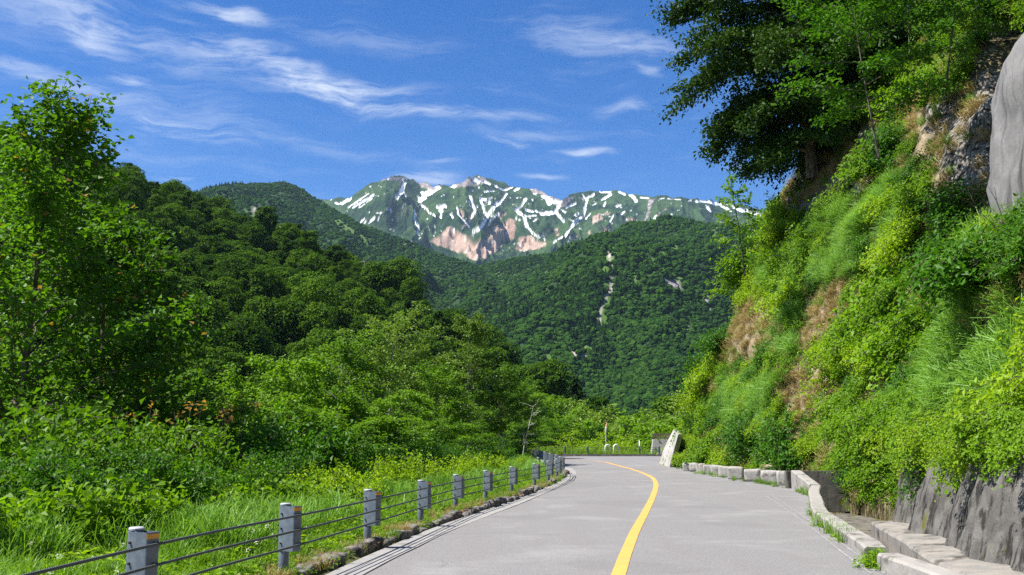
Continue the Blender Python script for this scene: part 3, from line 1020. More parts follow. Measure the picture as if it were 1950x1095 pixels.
def lumpy_box(seed, sx, sy, sz, amp, cuts=3, bev=0.18):
    """weathered stone: a subdivided rounded block with knocked corners, base at z = 0"""
    n = cuts + 2
    g = np.linspace(-1, 1, n)
    faces, verts, idx = [], [], {}

    def vid(p):
        key = tuple(np.round(p, 4))
        if key not in idx:
            idx[key] = len(verts)
            verts.append(p)
        return idx[key]
    for ax in range(3):
        for sg in (-1, 1):
            for a in range(n - 1):
                for b in range(n - 1):
                    q = []
                    for (i, j) in ((a, b), (a + 1, b), (a + 1, b + 1), (a, b + 1)):
                        p = [0, 0, 0]
                        p[ax] = sg
                        p[(ax + 1) % 3] = g[i]
                        p[(ax + 2) % 3] = g[j]
                        q.append(vid(p))
                    faces.append(q if sg > 0 else q[::-1])
    v = np.array(verts, float)
    inner = np.clip(v, -(1 - bev), 1 - bev)
    d = v - inner
    v = inner + d / np.maximum(np.linalg.norm(d, axis=1, keepdims=True), 1e-9) * bev * (np.linalg.norm(d, axis=1, keepdims=True) > 0)
    v = v * [sx / 2, sy / 2, sz / 2]
    v = v + amp * np.stack([fbm(v * (2.2 / max(sx, 0.2)) + seed * 7.1 + q * 19, 3, seed + q) for q in range(3)], -1)
    v[:, 2] += sz / 2
    return v, np.array(faces)


KERB = tag(thing('stone_kerb', None, None), 'dark broken kerb stones along the valley edge of the road', None, kind='structure')
kp = spline([tuple(pg(560, 1100) + np.array([0, -0.5])), tuple(pg(690, 1057)), tuple(pg(770, 1024)), tuple(pg(833, 1000)), tuple(pg(910, 975)), tuple(pg(993, 947)), tuple(pg(1060, 917)), tuple(pg(1082, 902)), (2.25, 50.0), (2.1, 55.0), (1.8, 60.0)], 0.05)
kerb_meshes = []
for s in range(6):
    v, f = lumpy_box(100 + s, 0.24, 0.80, 0.17, 0.045, 4, 0.3)
    kerb_meshes.append(mesh_np('kerb_stone', v, f, kerb_m, smooth=True))
kl = np.concatenate([[0], np.cumsum(np.linalg.norm(np.diff(kp, axis=0), axis=1))])
s0, k = 0.2, 0
rng = np.random.default_rng(4)
while s0 < kl[-1] - 1:
    ln = rng.uniform(0.45, 1.05)
    gap = rng.choice([0.03, 0.05, 0.5], p=[0.62, 0.28, 0.10])
    c = [np.interp(s0 + ln / 2, kl, kp[:, i]) for i in (0, 1)]
    e = [np.interp(s0 + ln / 2 + 0.2, kl, kp[:, i]) for i in (0, 1)]
    o = link('stone', kerb_meshes[k % 6], KERB)
    o.location = (c[0] - 0.06 + rng.uniform(-.05, .03), c[1], zroad(c[1]) - 0.04 + rng.uniform(-0.05, 0.02))
    o.rotation_euler = (rng.uniform(-.06, .06), rng.uniform(-.1, .1), math.atan2(e[1] - c[1], e[0] - c[0]) - math.pi / 2 + rng.uniform(-.08, .08))
    o.scale = (rng.uniform(0.75, 1.15), ln / 0.80, rng.uniform(0.7, 1.15))
    s0 += ln + gap
    k += 1

# far kerb round the outside of the bend
fk = spline([(-14, 83.4), (-4, 83.0), (4.3, 82.6), (8, 82.6), (12.2, 82.6), (14.2, 82.4)], 0.4)
fkm = concrete('far_kerb_concrete', (0.10, 0.095, 0.09), (0.03, 0.03, 0.028), 0.6, streak=False, warm=(0.14, 0.13, 0.12))
tag(ribbon(fk, [(-0.12, -0.1), (-0.12, 0.17), (0.1, 0.17), (0.14, -0.1)], 'kerb', fkm, None, True, zroad, jitter=0.01), 'low dark kerb round the outside of the bend', None, kind='structure')

# ------------------------------------------------------------------ hill-side slope
CB = spline([(4.6, -6.0, 1.2), (4.9, 2.0, 1.2), (5.25, 8.0, 1.25), (5.75, 10.7, 1.3), (6.35, 13.4, 1.3), (7.0, 17.0, 1.2), (8.4, 20.5, 0.1), (9.95, 25.0, -0.1), (11.2, 30.0, 0.2), (11.3, 35.0, 0.2), (11.1, 39.8, 0.2), (10.5, 46.0, 0.3), (10.1, 50.0, 0.35), (9.9, 55.0, 0.4), (10.5, 60.0, 0.4), (13.5, 67.0, 0.4), (17.0, 75.0, 0.2), (24.0, 84.0, 0.0), (34.0, 92.0, -2.0)], 0.4)
_T = np.gradient(CB[:, :2], axis=0)
_k = np.exp(-np.linspace(-2, 2, 31) ** 2)
_k /= _k.sum()
_T = np.stack([np.convolve(np.pad(_T[:, i], 15, mode='edge'), _k, 'valid') for i in (0, 1)], 1)
CN = np.stack([_T[:, 1], -_T[:, 0]], 1)
CN /= np.linalg.norm(CN, axis=1)[:, None]
CH = np.concatenate([np.linspace(-1.6, 20, 66), np.linspace(20.5, 40, 24)])


def build_cliff():
    n, m = len(CB), len(CH)
    H = np.broadcast_to(CH[None, :], (n, m))
    hp = np.clip(H, 0, None)
    off = 0.40 * hp + 0.25 * np.clip(hp - 15, 0, None)
    V = np.empty((n, m, 3))
    V[..., 0] = CB[:, 0][:, None] + CN[:, 0][:, None] * off
    V[..., 1] = CB[:, 1][:, None] + CN[:, 1][:, None] * off
    V[..., 2] = CB[:, 2][:, None] + H
    amp = sstep(0.0, 3.0, hp)
    bul = 0.55 * fbm(V / 4.0, 3, 200) + 0.42 * fbm(V / 1.7, 2, 205) + 0.22 * ridged(V * [0.9, 0.9, 0.35], 3, 201) + 0.12 * fbm(V * 2.2, 2, 202)
    V[..., 0] -= CN[:, 0][:, None] * bul * amp
    V[..., 1] -= CN[:, 1][:, None] * bul * amp
    V[..., 2] += 0.3 * amp * fbm(V / 2.0, 2, 203)
    PX, PY = project(V)
    cv = sstep(1870, 1900, PX) * sstep(10, 60, PY) * (1 - sstep(430, 470, PY)) * 1.6
    V[..., 0] += CN[:, 0][:, None] * cv
    V[..., 1] += CN[:, 1][:, None] * cv
    rk = poly_field(PX, PY, [[(1585, 260), (1690, 240), (1700, 300), (1640, 380), (1585, 420)], [(1740, 200), (1900, 120), (1960, 460), (1830, 470), (1800, 330)], [(1450, 450), (1470, 450), (1470, 500), (1450, 495)], [(1560, 720), (1600, 740), (1590, 790), (1555, 780)], [(1510, 280), (1590, 280), (1560, 420), (1480, 430)]], 12.0)
    rk = sstep(-0.5, 1.0, rk + 0.8 * fbm(np.stack([PX / 25, PY / 25], -1), 3, 8))
    dry = sstep(-0.6, 0.8, poly_field(PX, PY, [[(1395, 600), (1440, 570), (1500, 600), (1500, 690), (1440, 700), (1400, 690)], [(1530, 580), (1575, 530), (1625, 540), (1605, 640), (1530, 660)], [(1490, 690), (1595, 690), (1600, 805), (1520, 810), (1480, 780)], [(1560, 240), (1690, 235), (1695, 290), (1640, 385), (1560, 410)], [(1720, 220), (1905, 120), (1910, 450), (1830, 420), (1745, 330)]], 14.0) + 0.7 * fbm(np.stack([PX / 25, PY / 25], -1), 3, 9))
    mt, t = new_mat('earth_and_rock')
    pos = geo_pos(t)
    n1 = noise(t, pos, 1.3, 6, 0.65)
    n2 = noise(t, pos, 7.0, 5, 0.7)
    sv = nd(t, 'ShaderNodeMapping', {'Vector': pos, 'Scale': (6.0, 6.0, 1.2)}).outputs[0]
    n3 = noise(t, sv, 1.0, 6, 0.7, 0.4)
    c = mixc(t, ramp(t, n1, 0.36, 0.6), (0.13, 0.10, 0.055), (0.07, 0.072, 0.024))
    c = mixc(t, ramp(t, n3, 0.48, 0.66), c, (0.36, 0.29, 0.17))
    dr = mixc(t, ramp(t, n3, 0.38, 0.62), (0.24, 0.18, 0.105), (0.42, 0.34, 0.22))
    dr = mixc(t, ramp(t, n2, 0.56, 0.66), dr, (0.12, 0.09, 0.055))
    c = mixc(t, attr_f(t, 'dry'), c, dr)
    r_ = mixc(t, ramp(t, n3, 0.35, 0.6), (0.12, 0.11, 0.095), (0.34, 0.31, 0.27))
    r_ = mixc(t, ramp(t, n2, 0.55, 0.72), r_, (0.56, 0.50, 0.42))
    vo = nd(t, 'ShaderNodeTexVoronoi', {'Vector': pos, 'Scale': 5.0}).outputs[0]
    r_ = mixc(t, ramp(t, vo, 0.55, 0.75), r_, (0.04, 0.035, 0.03))
    c = mixc(t, attr_f(t, 'rocky'), c, r_)
    finish(t, c, 0.95, 0.15, mth(t, 'ADD', n3, mth(t, 'MULTIPLY', n2, 0.7)), 0.9, 0.18)
    me = mesh_np('hillside', V.reshape(-1, 3), grid_faces(n, m), mt, {'rocky': rk.ravel(), 'dry': dry.ravel()}, smooth=True)
    tag(link('hillside', me), 'steep overgrown earth and rock slope above the road', None, kind='structure')
    return V, PX, PY


CLIFF, CLPX, CLPY = build_cliff()


def cliff_at(px, py, search=None):
    """nearest-to-camera point of the slope seen at a photograph position"""
    d = (CLPX - px) ** 2 + (CLPY - py) ** 2
    ok = d < max(d.min() * 1.5, 150.0)
    dist = np.where(ok, np.linalg.norm(CLIFF - [0, 0, EYE], axis=-1), 1e9)
    i, j = np.unravel_index(np.argmin(dist), dist.shape)
    return CLIFF[i, j], CN[i]


# ------------------------------------------------------------------ built things beside the road
steel_m, t = new_mat('galvanised_paint')
_p = geo_pos(t)
_n = noise(t, _p, 14, 5, 0.6)
_n2 = noise(t, _p, 120, 3, 0.6)
_c = mixc(t, ramp(t, _n, 0.35, 0.7), (0.115, 0.138, 0.168), (0.165, 0.192, 0.225))
_c = mixc(t, ramp(t, _n2, 0.66, 0.78, 0, 0.5), _c, (0.18, 0.17, 0.16))
finish(t, _c, 0.42, 0.4, _n2, 0.08, 0.002, metal=0.15)
cap_m, t = new_mat('pale_cap')
finish(t, mixc(t, noise(t, geo_pos(t), 30), (0.34, 0.36, 0.385), (0.44, 0.46, 0.48)), 0.5, 0.4)
refl_m, t = new_mat('amber_reflector')
finish(t, mixc(t, noise(t, geo_pos(t), 40), (0.70, 0.36, 0.03), (0.55, 0.26, 0.02)), 0.35, 0.5)
cable_m, t = new_mat('wire_rope')
_w = nd(t, 'ShaderNodeTexWave', {'Vector': geo_pos(t), 'Scale': 22.0, 'Distortion': 0.5}, bands_direction='DIAGONAL')
finish(t, mixc(t, _w.outputs[1], (0.035, 0.042, 0.042), (0.10, 0.115, 0.115)), 0.6, 0.4, _w.outputs[1], 0.8, 0.01, metal=0.2)
bolt_m, t = new_mat('dark_bolt')
finish(t, (0.03, 0.03, 0.03), 0.5, 0.4)


def rail_protos():
    post = MB().tube([(0, 0, -0.3), (0, 0, 0.2), (0, 0, 0.82)], 0.057, 20, True).mesh('post', steel_m, True)
    for p in post.polygons:
        if len(p.vertices) > 4:
            p.use_smooth = False
    cap = MB().tube([(0, 0, 0.812), (0, 0, 0.826), (0, 0, 0.834)], [0.0605, 0.0605, 0.052], 20, True).mesh('cap', cap_m, False)
    # open-topped U-shaped bracket on the road side
    out, inn = [], []
    hw, x0, x1, r = 0.066, -0.061, 0.195, 0.022

    def outline(e):
        pts = []
        for a in np.linspace(math.pi / 2, 3 * math.pi / 2, 9):
            pts.append((x0 + (hw - 0.004) + (hw - e) * math.cos(a), (hw - e) * math.sin(a)))
        for a in np.linspace(-math.pi / 2, 0, 5):
            pts.append((x1 - r + (r - e) * math.cos(a), -hw + r + (r - e) * math.sin(a)))
        for a in np.linspace(0, math.pi / 2, 5):
            pts.append((x1 - r + (r - e) * math.cos(a), hw - r + (r - e) * math.sin(a)))
        return pts
    o, i = outline(0.0), outline(0.006)
    k = len(o)
    zb, zt = 0.315, 0.803
    v = [(x, y, zb) for x, y in o] + [(x, y, zt) for x, y in o] + [(x, y, zt) for x, y in i] + [(x, y, zb) for x, y in i]
    f = []
    for a in range(k):
        b = (a + 1) % k
        f += [(a, b, k + b, k + a), (k + a, k + b, 2 * k + b, 2 * k + a), (2 * k + a, 2 * k + b, 3 * k + b, 3 * k + a), (3 * k + a, 3 * k + b, b, a)]
    br = MB().add(v, f).mesh('bracket', steel_m, True)
    import bmesh
    bm = bmesh.new()
    bm.from_mesh(br)
    bmesh.ops.recalc_face_normals(bm, faces=bm.faces)
    for e in bm.edges:
        if len(e.link_faces) == 2 and e.calc_face_angle(0) > 0.9:
            e.smooth = False
    bm.to_mesh(br)
    bm.free()
    # reflector band wrapped round the road end
    o2, i2 = outline(-0.003)[10:], outline(-0.0005)[10:]
    k = len(o2)
    v = [(x, y, 0.752) for x, y in o2] + [(x, y, 0.790) for x, y in o2] + [(x, y, 0.790) for x, y in i2] + [(x, y, 0.752) for x, y in i2]
    f = []
    for a in range(k - 1):
        b = a + 1
        f += [(a, b, k + b, k + a), (k + a, k + b, 2 * k + b, 2 * k + a), (3 * k + a, 3 * k + b, b, a)]
    rf = MB().add(v, f).mesh('reflector', refl_m, False)
    bl = MB()
    for z in (0.72, 0.56, 0.40):
        bl.tube([(0.012, -0.064, z), (0.012, -0.082, z), (0.012, -0.084, z)], [0.011, 0.011, 0.007], 8)
        bl.tube([(0.19, 0.0, z - 0.01), (0.212, 0.0, z - 0.01)], 0.014, 8)
    bolt = bl.mesh('bolt', bolt_m)
    return post, cap, br, rf, bolt


RP = rail_protos()


def add_post(parent, x, y, ang, lean=0.0, lz=0.0, refl=True):
    p = link('post', RP[0], parent, (x, y, zroad(y) + 0.02 + lz))
    p.rotation_euler = (lean, lean * 0.6, ang)
    for nm, me in zip(('cap', 'bracket', 'reflector', 'bolt'), RP[1:]):
        if nm == 'reflector' and not refl:
            continue
        c = link(nm, me, p)
        if nm == 'bolt':
            c['kind'] = 'stuff'
    return p


def path_at(path, s):
    L = np.concatenate([[0], np.cumsum(np.linalg.norm(np.diff(path, axis=0), axis=1))])
    c = np.array([np.interp(s, L, path[:, 0]), np.interp(s, L, path[:, 1])])
    e = np.array([np.interp(s + 0.3, L, path[:, 0]), np.interp(s + 0.3, L, path[:, 1])])
    d = e - c
    return c, math.atan2(d[1], d[0]) - math.pi / 2


gr = thing('cable_guardrail', 'grey three-cable guardrail running along the valley edge of the road', 'guardrail')
ry = [4.3, 8.15, 11.45, 15.0, 18.9, 22.5, 26.0, 29.9, 33.6, 37.0, 40.4, 43.6, 47.0, 50.3, 53.6, 57.0, 60.4]
rng = np.random.default_rng(12)
for y in ry[1:]:
    x = float(rail_x(y))
    ang = -math.atan2(float(rail_x(y + 0.5)) - x, 0.5)
    add_post(gr, x, y, ang - 0.34 + rng.uniform(-.08, .08), rng.uniform(-.012, .012), refl=True)
for s in (66.2, 69.6, 73.0):
    c, a = path_at(RAIL, s)
    add_post(gr, c[0], c[1], a)
for z, r in ((0.71, 0.0125), (0.55, 0.0125), (0.39, 0.0125)):
    pth = RAIL[::3]
    T = np.gradient(pth, axis=0)
    N = np.stack([T[:, 1], -T[:, 0]], 1)
    N /= np.linalg.norm(N, axis=1)[:, None]
    pp = pth + N * 0.212
    pts = np.column_stack([pp, zroad(pp[:, 1]) + 0.02 + z])
    MB().tube(pts, r, 8).build('cable', cable_m, gr, True)

fr = thing('cable_guardrail', 'low grey cable guardrail round the outside of the far bend', 'guardrail')
FR = [(-9.0, 83.7), (-5.0, 83.5), (-1.0, 83.3), (2.2, 83.2), (4.36, 83.2), (6.22, 83.2), (10.5, 83.2), (12.1, 83.2)]
for (x, y) in FR:
    add_post(fr, x, y, -math.pi / 2, 0.0, -0.02, False)
for z in (0.71, 0.55, 0.39):
    pts = np.array([(x, y - 0.212, zroad(y) + z) for x, y in FR])
    MB().tube(pts, 0.0125, 6).build('cable', cable_m, fr, True)

white_m, t = new_mat('white_pipe_paint')
finish(t, mixc(t, ramp(t, noise(t, geo_pos(t), 9, 5), 0.5, 0.8), (0.72, 0.72, 0.70), (0.42, 0.41, 0.38)), 0.5, 0.4)
for (px, lb) in ((1157, 'white hoop bollard nearer the guardrail, left one of the pair'), (1173, 'white hoop bollard nearer the pale wall, right one of the pair')):
    c = P(px, 866, 83.2)
    th = thing('hoop_bollard', lb, 'bollard', (c[0], c[1], zroad(83.2)), 'white hoop bollards on the far bend', 0.35)
    pts = [(-0.20, 0, -0.1), (-0.20, 0, 0.62)] + [(-0.20 * math.cos(a), 0, 0.70 + 0.22 * math.sin(a)) for a in np.linspace(0.15, math.pi - 0.15, 9)] + [(0.20, 0, 0.62), (0.20, 0, -0.1)]
    MB().tube(pts, 0.06, 12).build('hoop', white_m, th, True)
    for sx in (-0.2, 0.2):
        MB().tube([(sx, 0, -0.02), (sx, 0, 0.03)], 0.10, 12).build('foot', fkm, th)

pole = thing('marker_pole', 'thin pale marker pole beside the far guardrail', 'pole', tuple(P(1218, 866, 83.6) * [1, 1, 0] + [0, 0, 0.5]))
MB().tube([(0, 0, -0.1), (0, 0, 1.35)], 0.035, 8).build('shaft', white_m, pole, True)
MB().tube([(0, 0, 1.35), (0, 0, 1.42)], [0.045, 0.03], 8).build('cap', cap_m, pole)

# parapet on the hill side
par_m = concrete('parapet_concrete', (0.28, 0.265, 0.243), (0.08, 0.075, 0.062), 0.5, 0.05, streak=False, warm=(0.33, 0.31, 0.28))
pp = spline([(4.66, 13.55), (4.86, 14.4), (5.15, 16.0), (5.6, 18.2), (6.1, 20.7), (7.2, 24.6), (8.1, 27.8), (9.05, 30.8)], 0.25)
hh = np.interp(pp[:, 1], [13, 16, 20, 24, 28, 30.8], [0.17, 0.18, 0.2, 0.22, 0.25, 0.28])
pa = ribbon(pp, [(0.0, -0.8), (0.0, hh - 0.03), (0.03, hh), (0.27, hh), (0.30, hh - 0.03), (0.30, -0.8)], 'parapet', par_m, None, True, zroad, jitter=0.012, seed=31)
tag(pa, 'long curved pale concrete parapet beside the drainage channel', 'parapet')
pe = spline([(9.06, 30.95), (9.2, 32.4), (9.35, 34.0)], 0.25)
hh = np.interp(pe[:, 1], [30.9, 34.0], [0.28, 0.62])
tag(ribbon(pe, [(0.0, -0.8), (0.0, hh - 0.03), (0.03, hh), (0.30, hh), (0.33, hh - 0.03), (0.33, -0.8)], 'parapet', par_m, None, True, zroad, jitter=0.02, seed=33), 'short rising concrete parapet next to the row of stone blocks', 'parapet')
pn = spline([(4.0, 0.5), (4.15, 6.0), (4.3, 9.5), (4.46, 12.55)], 0.25)
tag(ribbon(pn, [(0.0, -0.3), (0.0, 0.17), (0.03, 0.20), (0.26, 0.20), (0.29, 0.17), (0.29, -0.3)], 'parapet', par_m, None, True, zroad, jitter=0.012, seed=35), 'near low concrete kerb wall in front of the stained wall', 'parapet')

# drainage channel: floor, back wall
ch_m = concrete('channel_concrete', (0.13, 0.125, 0.115), (0.03, 0.03, 0.026), 0.7, 0.35, streak=True, warm=(0.20, 0.175, 0.14))
chn = thing('drainage_channel', 'sunken drainage basin with dark stained back wall beside the parapet', 'basin')
MB().box((10.6, 34.3, -0.05), (2.7, 0.35, 1.36)).build('back_wall', ch_m, chn, False, 0.02)
MB().box((9.0, 25.6, -0.87), (7.0, 17.2, 0.2)).build('floor', ch_m, chn)
# low wall of the channel with the ledge on top
gw_m = concrete('ledge_concrete', (0.21, 0.20, 0.183), (0.05, 0.047, 0.04), 0.6, 0.12, streak=False, warm=(0.29, 0.26, 0.225))
gp = spline([(4.25, 4.0), (4.42, 8.0), (4.72, 11.2), (5.34, 13.9), (5.75, 15.8), (6.15, 17.55)], 0.25)
tag(ribbon(gp, [(0.0, -0.85), (0.0, -0.3), (0.0, 0.16), (0.03, 0.20), (0.2, 0.21), (0.4, 0.225), (0.6, 0.24), (0.6, -0.85)], 'ledge_wall', gw_m, None, True, zroad, jitter=0.012, seed=37), 'low concrete ledge wall at the foot of the stained wall', 'wall')


# sprayed-concrete wall
def build_shotcrete():
    path = spline([(4.75, 2.0), (4.9, 8.0), (5.2, 11.2), (5.8, 13.9), (6.2, 15.8), (6.6, 17.5), (7.1, 18.3), (7.9, 18.9), (9.2, 19.5)], 0.07)
    hs = np.linspace(0.15, 1.6, 40)
    T = np.gradient(path, axis=0)
    kk = np.exp(-np.linspace(-2, 2, 25) ** 2)
    kk /= kk.sum()
    T = np.stack([np.convolve(np.pad(T[:, i], 12, mode='edge'), kk, 'valid') for i in (0, 1)], 1)
    N = np.stack([T[:, 1], -T[:, 0]], 1)
    N /= np.linalg.norm(N, axis=1)[:, None]
    n, m = len(path), len(hs)
    V = np.empty((n, m, 3))
    off = 0.30 * (hs - 0.15) + 0.25 * np.clip(hs - 1.35, 0, None) ** 1.4
    V[..., 0] = path[:, 0][:, None] + N[:, 0][:, None] * off[None]
    V[..., 1] = path[:, 1][:, None] + N[:, 1][:, None] * off[None]
    V[..., 2] = hs[None]
    s = np.arange(n) * 0.07
    q = np.stack([np.broadcast_to(s[:, None], (n, m)), np.broadcast_to(hs[None], (n, m))], -1)
    b = 0.20 * fbm(q * [0.9, 0.4], 2, 61) + 0.06 * ridged(q * [1.6, 0.6], 2, 62) + 0.045 * fbm(q * [5, 3.5], 3, 63)
    V[..., 0] -= N[:, 0][:, None] * b
    V[..., 1] -= N[:, 1][:, None] * b
    m_, t = new_mat('stained_shotcrete')
    pos = geo_pos(t)
    fine = noise(t, pos, 45, 5, 0.65)
    mid = noise(t, pos, 4.0, 5, 0.6)
    c = mixc(t, ramp(t, mid, 0.35, 0.65), (0.085, 0.08, 0.073), (0.15, 0.142, 0.13))
    c = mixc(t, ramp(t, fine, 0.45, 0.7, 0, 0.5), c, (0.085, 0.08, 0.073))
    sv = nd(t, 'ShaderNodeMapping', {'Vector': pos, 'Scale': (5, 5, 0.9)}).outputs[0]
    st = noise(t, sv, 1.0, 8, 0.68, 0.5)
    c = mixc(t, ramp(t, st, 0.50, 0.60, 0, 0.9), c, (0.02, 0.019, 0.016))
    sp = noise(t, pos, 13, 4, 0.6)
    c = mixc(t, mth(t, 'MULTIPLY', ramp(t, sp, 0.60, 0.66), ramp(t, st, 0.45, 0.55)), c, (0.02, 0.02, 0.018))
    mo = noise(t, sv, 0.6, 4, 0.6)
    c = mixc(t, ramp(t, mo, 0.60, 0.68), c, (0.10, 0.10, 0.02))
    finish(t, c, 0.93, 0.2, mth(t, 'ADD', mid, mth(t, 'MULTIPLY', fine, 0.5)), 0.7, 0.05)
    me = mesh_np('sprayed_concrete_wall', V.reshape(-1, 3), grid_faces(n, m), m_, smooth=True)
    tag(link('sprayed_concrete_wall', me), 'rough grey sprayed concrete wall with black streaks below hanging shrubs', 'wall')


build_shotcrete()


def build_boulder():
    import bmesh
    bm = bmesh.new()
    bmesh.ops.create_icosphere(bm, subdivisions=5, radius=1.0)
    co = np.array([v.co[:] for v in bm.verts])
    fc = np.array([[v.index for v in f.verts] for f in bm.faces])
    bm.free()
    r = 1 + 0.13 * fbm(co * 1.3 + 4, 3, 66) + 0.06 * fbm(co * 4.0, 3, 67) + 0.02 * ridged(co * 9.0, 3, 68)
    sq = np.sign(co) * np.abs(co) ** 0.8
    v = sq * r[:, None] * [2.0, 3.0, 3.1] + [11.3, 17.8, 6.95]
    v[:, 0] += 0.22 * (v[:, 2] - 6.5) * 0.35
    # small pits
    for (px, py, dep, rad) in ((1911, 195, 0.25, 0.14), (1926, 115, 0.12, 0.10), (1918, 260, 0.10, 0.12)):
        p = P(px, py, 16.6)
        pxv, pyv = project(v)
        dd = np.hypot(pxv - px, pyv - py) / 1900 * 16.6
        front = v[:, 1] < 18.2
        v[:, 0] += np.exp(-(dd / rad) ** 2) * dep * front
        v[:, 1] += np.exp(-(dd / rad) ** 2) * dep * front
    v = v - nrm(co) * (0.05 * (ridged(v * [0.8, 0.8, 1.1], 4, 69) ** 3))[:, None] + nrm(co) * (0.03 * fbm(v * 3.0, 3, 70))[:, None]
    m_ = concrete('smooth_shotcrete', (0.145, 0.141, 0.137), (0.05, 0.048, 0.045), 0.45, 0.0, True, 0.6, (0.21, 0.204, 0.197))
    tag(link('sprayed_boulder', mesh_np('sprayed_boulder', v, fc, m_, smooth=True)), 'smooth grey concrete-coated rock bulge high on the slope', 'rock')


build_boulder()

# row of stone blocks
blk_m = concrete('stone_block', (0.31, 0.30, 0.28), (0.07, 0.065, 0.06), 0.5, 0.15, streak=False, scale=1.6, warm=(0.36, 0.335, 0.30))
BL = [(1310, 897, 12, 13), (1323, 898.5, 13, 14), (1336, 900, 13, 14), (1350, 902.5, 15, 15), (1365, 905, 15, 16), (1382, 909, 19, 18), (1404, 913, 26, 20), (1437, 917, 30, 20), (1470, 921, 29, 21), (1496, 925, 23, 23)]
WORDS = ['farthest', 'second farthest', 'third farthest', 'fourth farthest', 'fifth farthest', 'fifth nearest', 'fourth nearest', 'third nearest', 'second nearest', 'nearest']
EXTRA = ['at the foot of the pale leaning wall', 'next to the end block of the row', 'in the tight part of the row', 'in the tight part of the row', 'in the middle of the row', 'in the middle of the row', 'with a wide squat shape', 'standing apart after a gap', 'in front of the mossy block', 'touching the short parapet']
for k, (px, py, w, h) in enumerate(BL):
    c = pg(px, py)
    sc = c[1] / 1900.0
    v, f = lumpy_box(300 + k, max(w * sc * 1.12, 0.4), 0.42, h * sc * 1.22, 0.05, 4, 0.2)
    o = link('stone_block', mesh_np('stone_block', v, f, blk_m, smooth=True), None, (c[0], c[1] + 0.2, zroad(c[1]) - 0.03))
    o.rotation_euler = (0, 0, -0.35 + 0.1 * math.sin(k * 2.3))
    tag(o, '%s grey stone block from the parapet, %s' % (WORDS[k], EXTRA[k]) if k < 9 else 'grey stone block touching the short parapet, nearest of the row', 'stone block', 'stone blocks along the hill side of the road')
c = pg(1478, 905)
v, f = lumpy_box(340, 0.95, 0.5, 0.62, 0.07, 4, 0.25)
o = link('stone_block', mesh_np('stone_block', v, f, concrete('mossy_block', (0.32, 0.29, 0.22), (0.06, 0.055, 0.03), 0.5, 0.8, False, 1.5, (0.40, 0.33, 0.24)), smooth=True), None, (10.25, 40.0, 0.12))
o.rotation_euler = (0, 0.03, -0.2)
tag(o, 'larger brown mossy block set back behind the stone block row', 'stone block')

# pale leaning wall at the corner
wl_m = concrete('pale_wall', (0.36, 0.343, 0.317), (0.13, 0.12, 0.105), 0.5, 0.0, True, 0.8, (0.43, 0.413, 0.387))
lw = [(P(1273, 889, 55.0)[0], 55.0, 0.1), (P(1252, 884, 61.0)[0], 61.0, 0.1), tuple(P(1283, 817, 61.0)), tuple(P(1292, 826, 55.0))]
md_ = [tuple(0.5 * (np.array(lw[0]) + np.array(lw[3])) + [-0.02, 0, 0]), tuple(0.5 * (np.array(lw[1]) + np.array(lw[2])) + [-0.12, 0, 0])]
fc_ = [lw[0], lw[1], md_[1], lw[2], lw[3], md_[0]]
bk_ = [(x + 0.3, y + 0.25, z - 0.05) for x, y, z in fc_]
mb = MB()
mb.add(fc_ + bk_, [(0, 5, 2, 1), (5, 4, 3, 2), (6, 7, 8, 11), (11, 8, 9, 10), (0, 1, 7, 6), (1, 2, 8, 7), (2, 3, 9, 8), (3, 4, 10, 9), (4, 5, 11, 10), (5, 0, 6, 11)])
tag(mb.build('leaning_wall', wl_m, None, False, 0.04), 'bright pale concrete wall leaning against the slope at the corner', 'wall')
# far retaining wall with a slatted fence
fw_m = concrete('far_wall', (0.34, 0.33, 0.31), (0.16, 0.155, 0.14), 0.3, 0.0, True, 0.6, (0.38, 0.365, 0.34))
a0, a1 = P(1237, 866, 86), P(1245, 836, 86)
b1 = P(1330, 836, 86)
mb = MB()
mb.add([(a0[0], 86, -1), (b1[0], 86, -1), (b1[0], 86.3, a1[2]), (a1[0], 86.3, a1[2]), (a0[0], 87.5, -1), (b1[0], 87.5, -1), (b1[0], 87.0, a1[2]), (a1[0], 87.0, a1[2])], [(0, 1, 2, 3), (5, 4, 7, 6), (3, 2, 6, 7), (4, 0, 3, 7), (1, 5, 6, 2)])
tag(mb.build('retaining_wall', fw_m), 'grey retaining wall behind the bend with a brown fence on top', 'wall')
wood_m, t = new_mat('brown_slats')
finish(t, mixc(t, noise(t, geo_pos(t), 6, 4), (0.13, 0.085, 0.07), (0.22, 0.16, 0.14)), 0.8, 0.2)
fe = thing('slat_fence', 'low brown slatted fence on top of the far retaining wall', 'fence', (0, 0, 0))
ft = P(1245, 825, 86.6)
nx = 26
for i in range(nx):
    x = a1[0] + (b1[0] - a1[0]) * i / (nx - 1)
    MB().box((x, 86.6, (a1[2] + ft[2]) / 2), (0.085, 0.03, ft[2] - a1[2])).build('slat', wood_m, fe)
for z in (0.2, 0.8):
    MB().box(((a1[0] + b1[0]) / 2, 86.64, a1[2] + (ft[2] - a1[2]) * z), (b1[0] - a1[0] + 0.1, 0.04, 0.05)).build('rail', wood_m, fe)

# ------------------------------------------------------------------ plant kinds
UP = np.array([0.0, 0.0, 1.0])


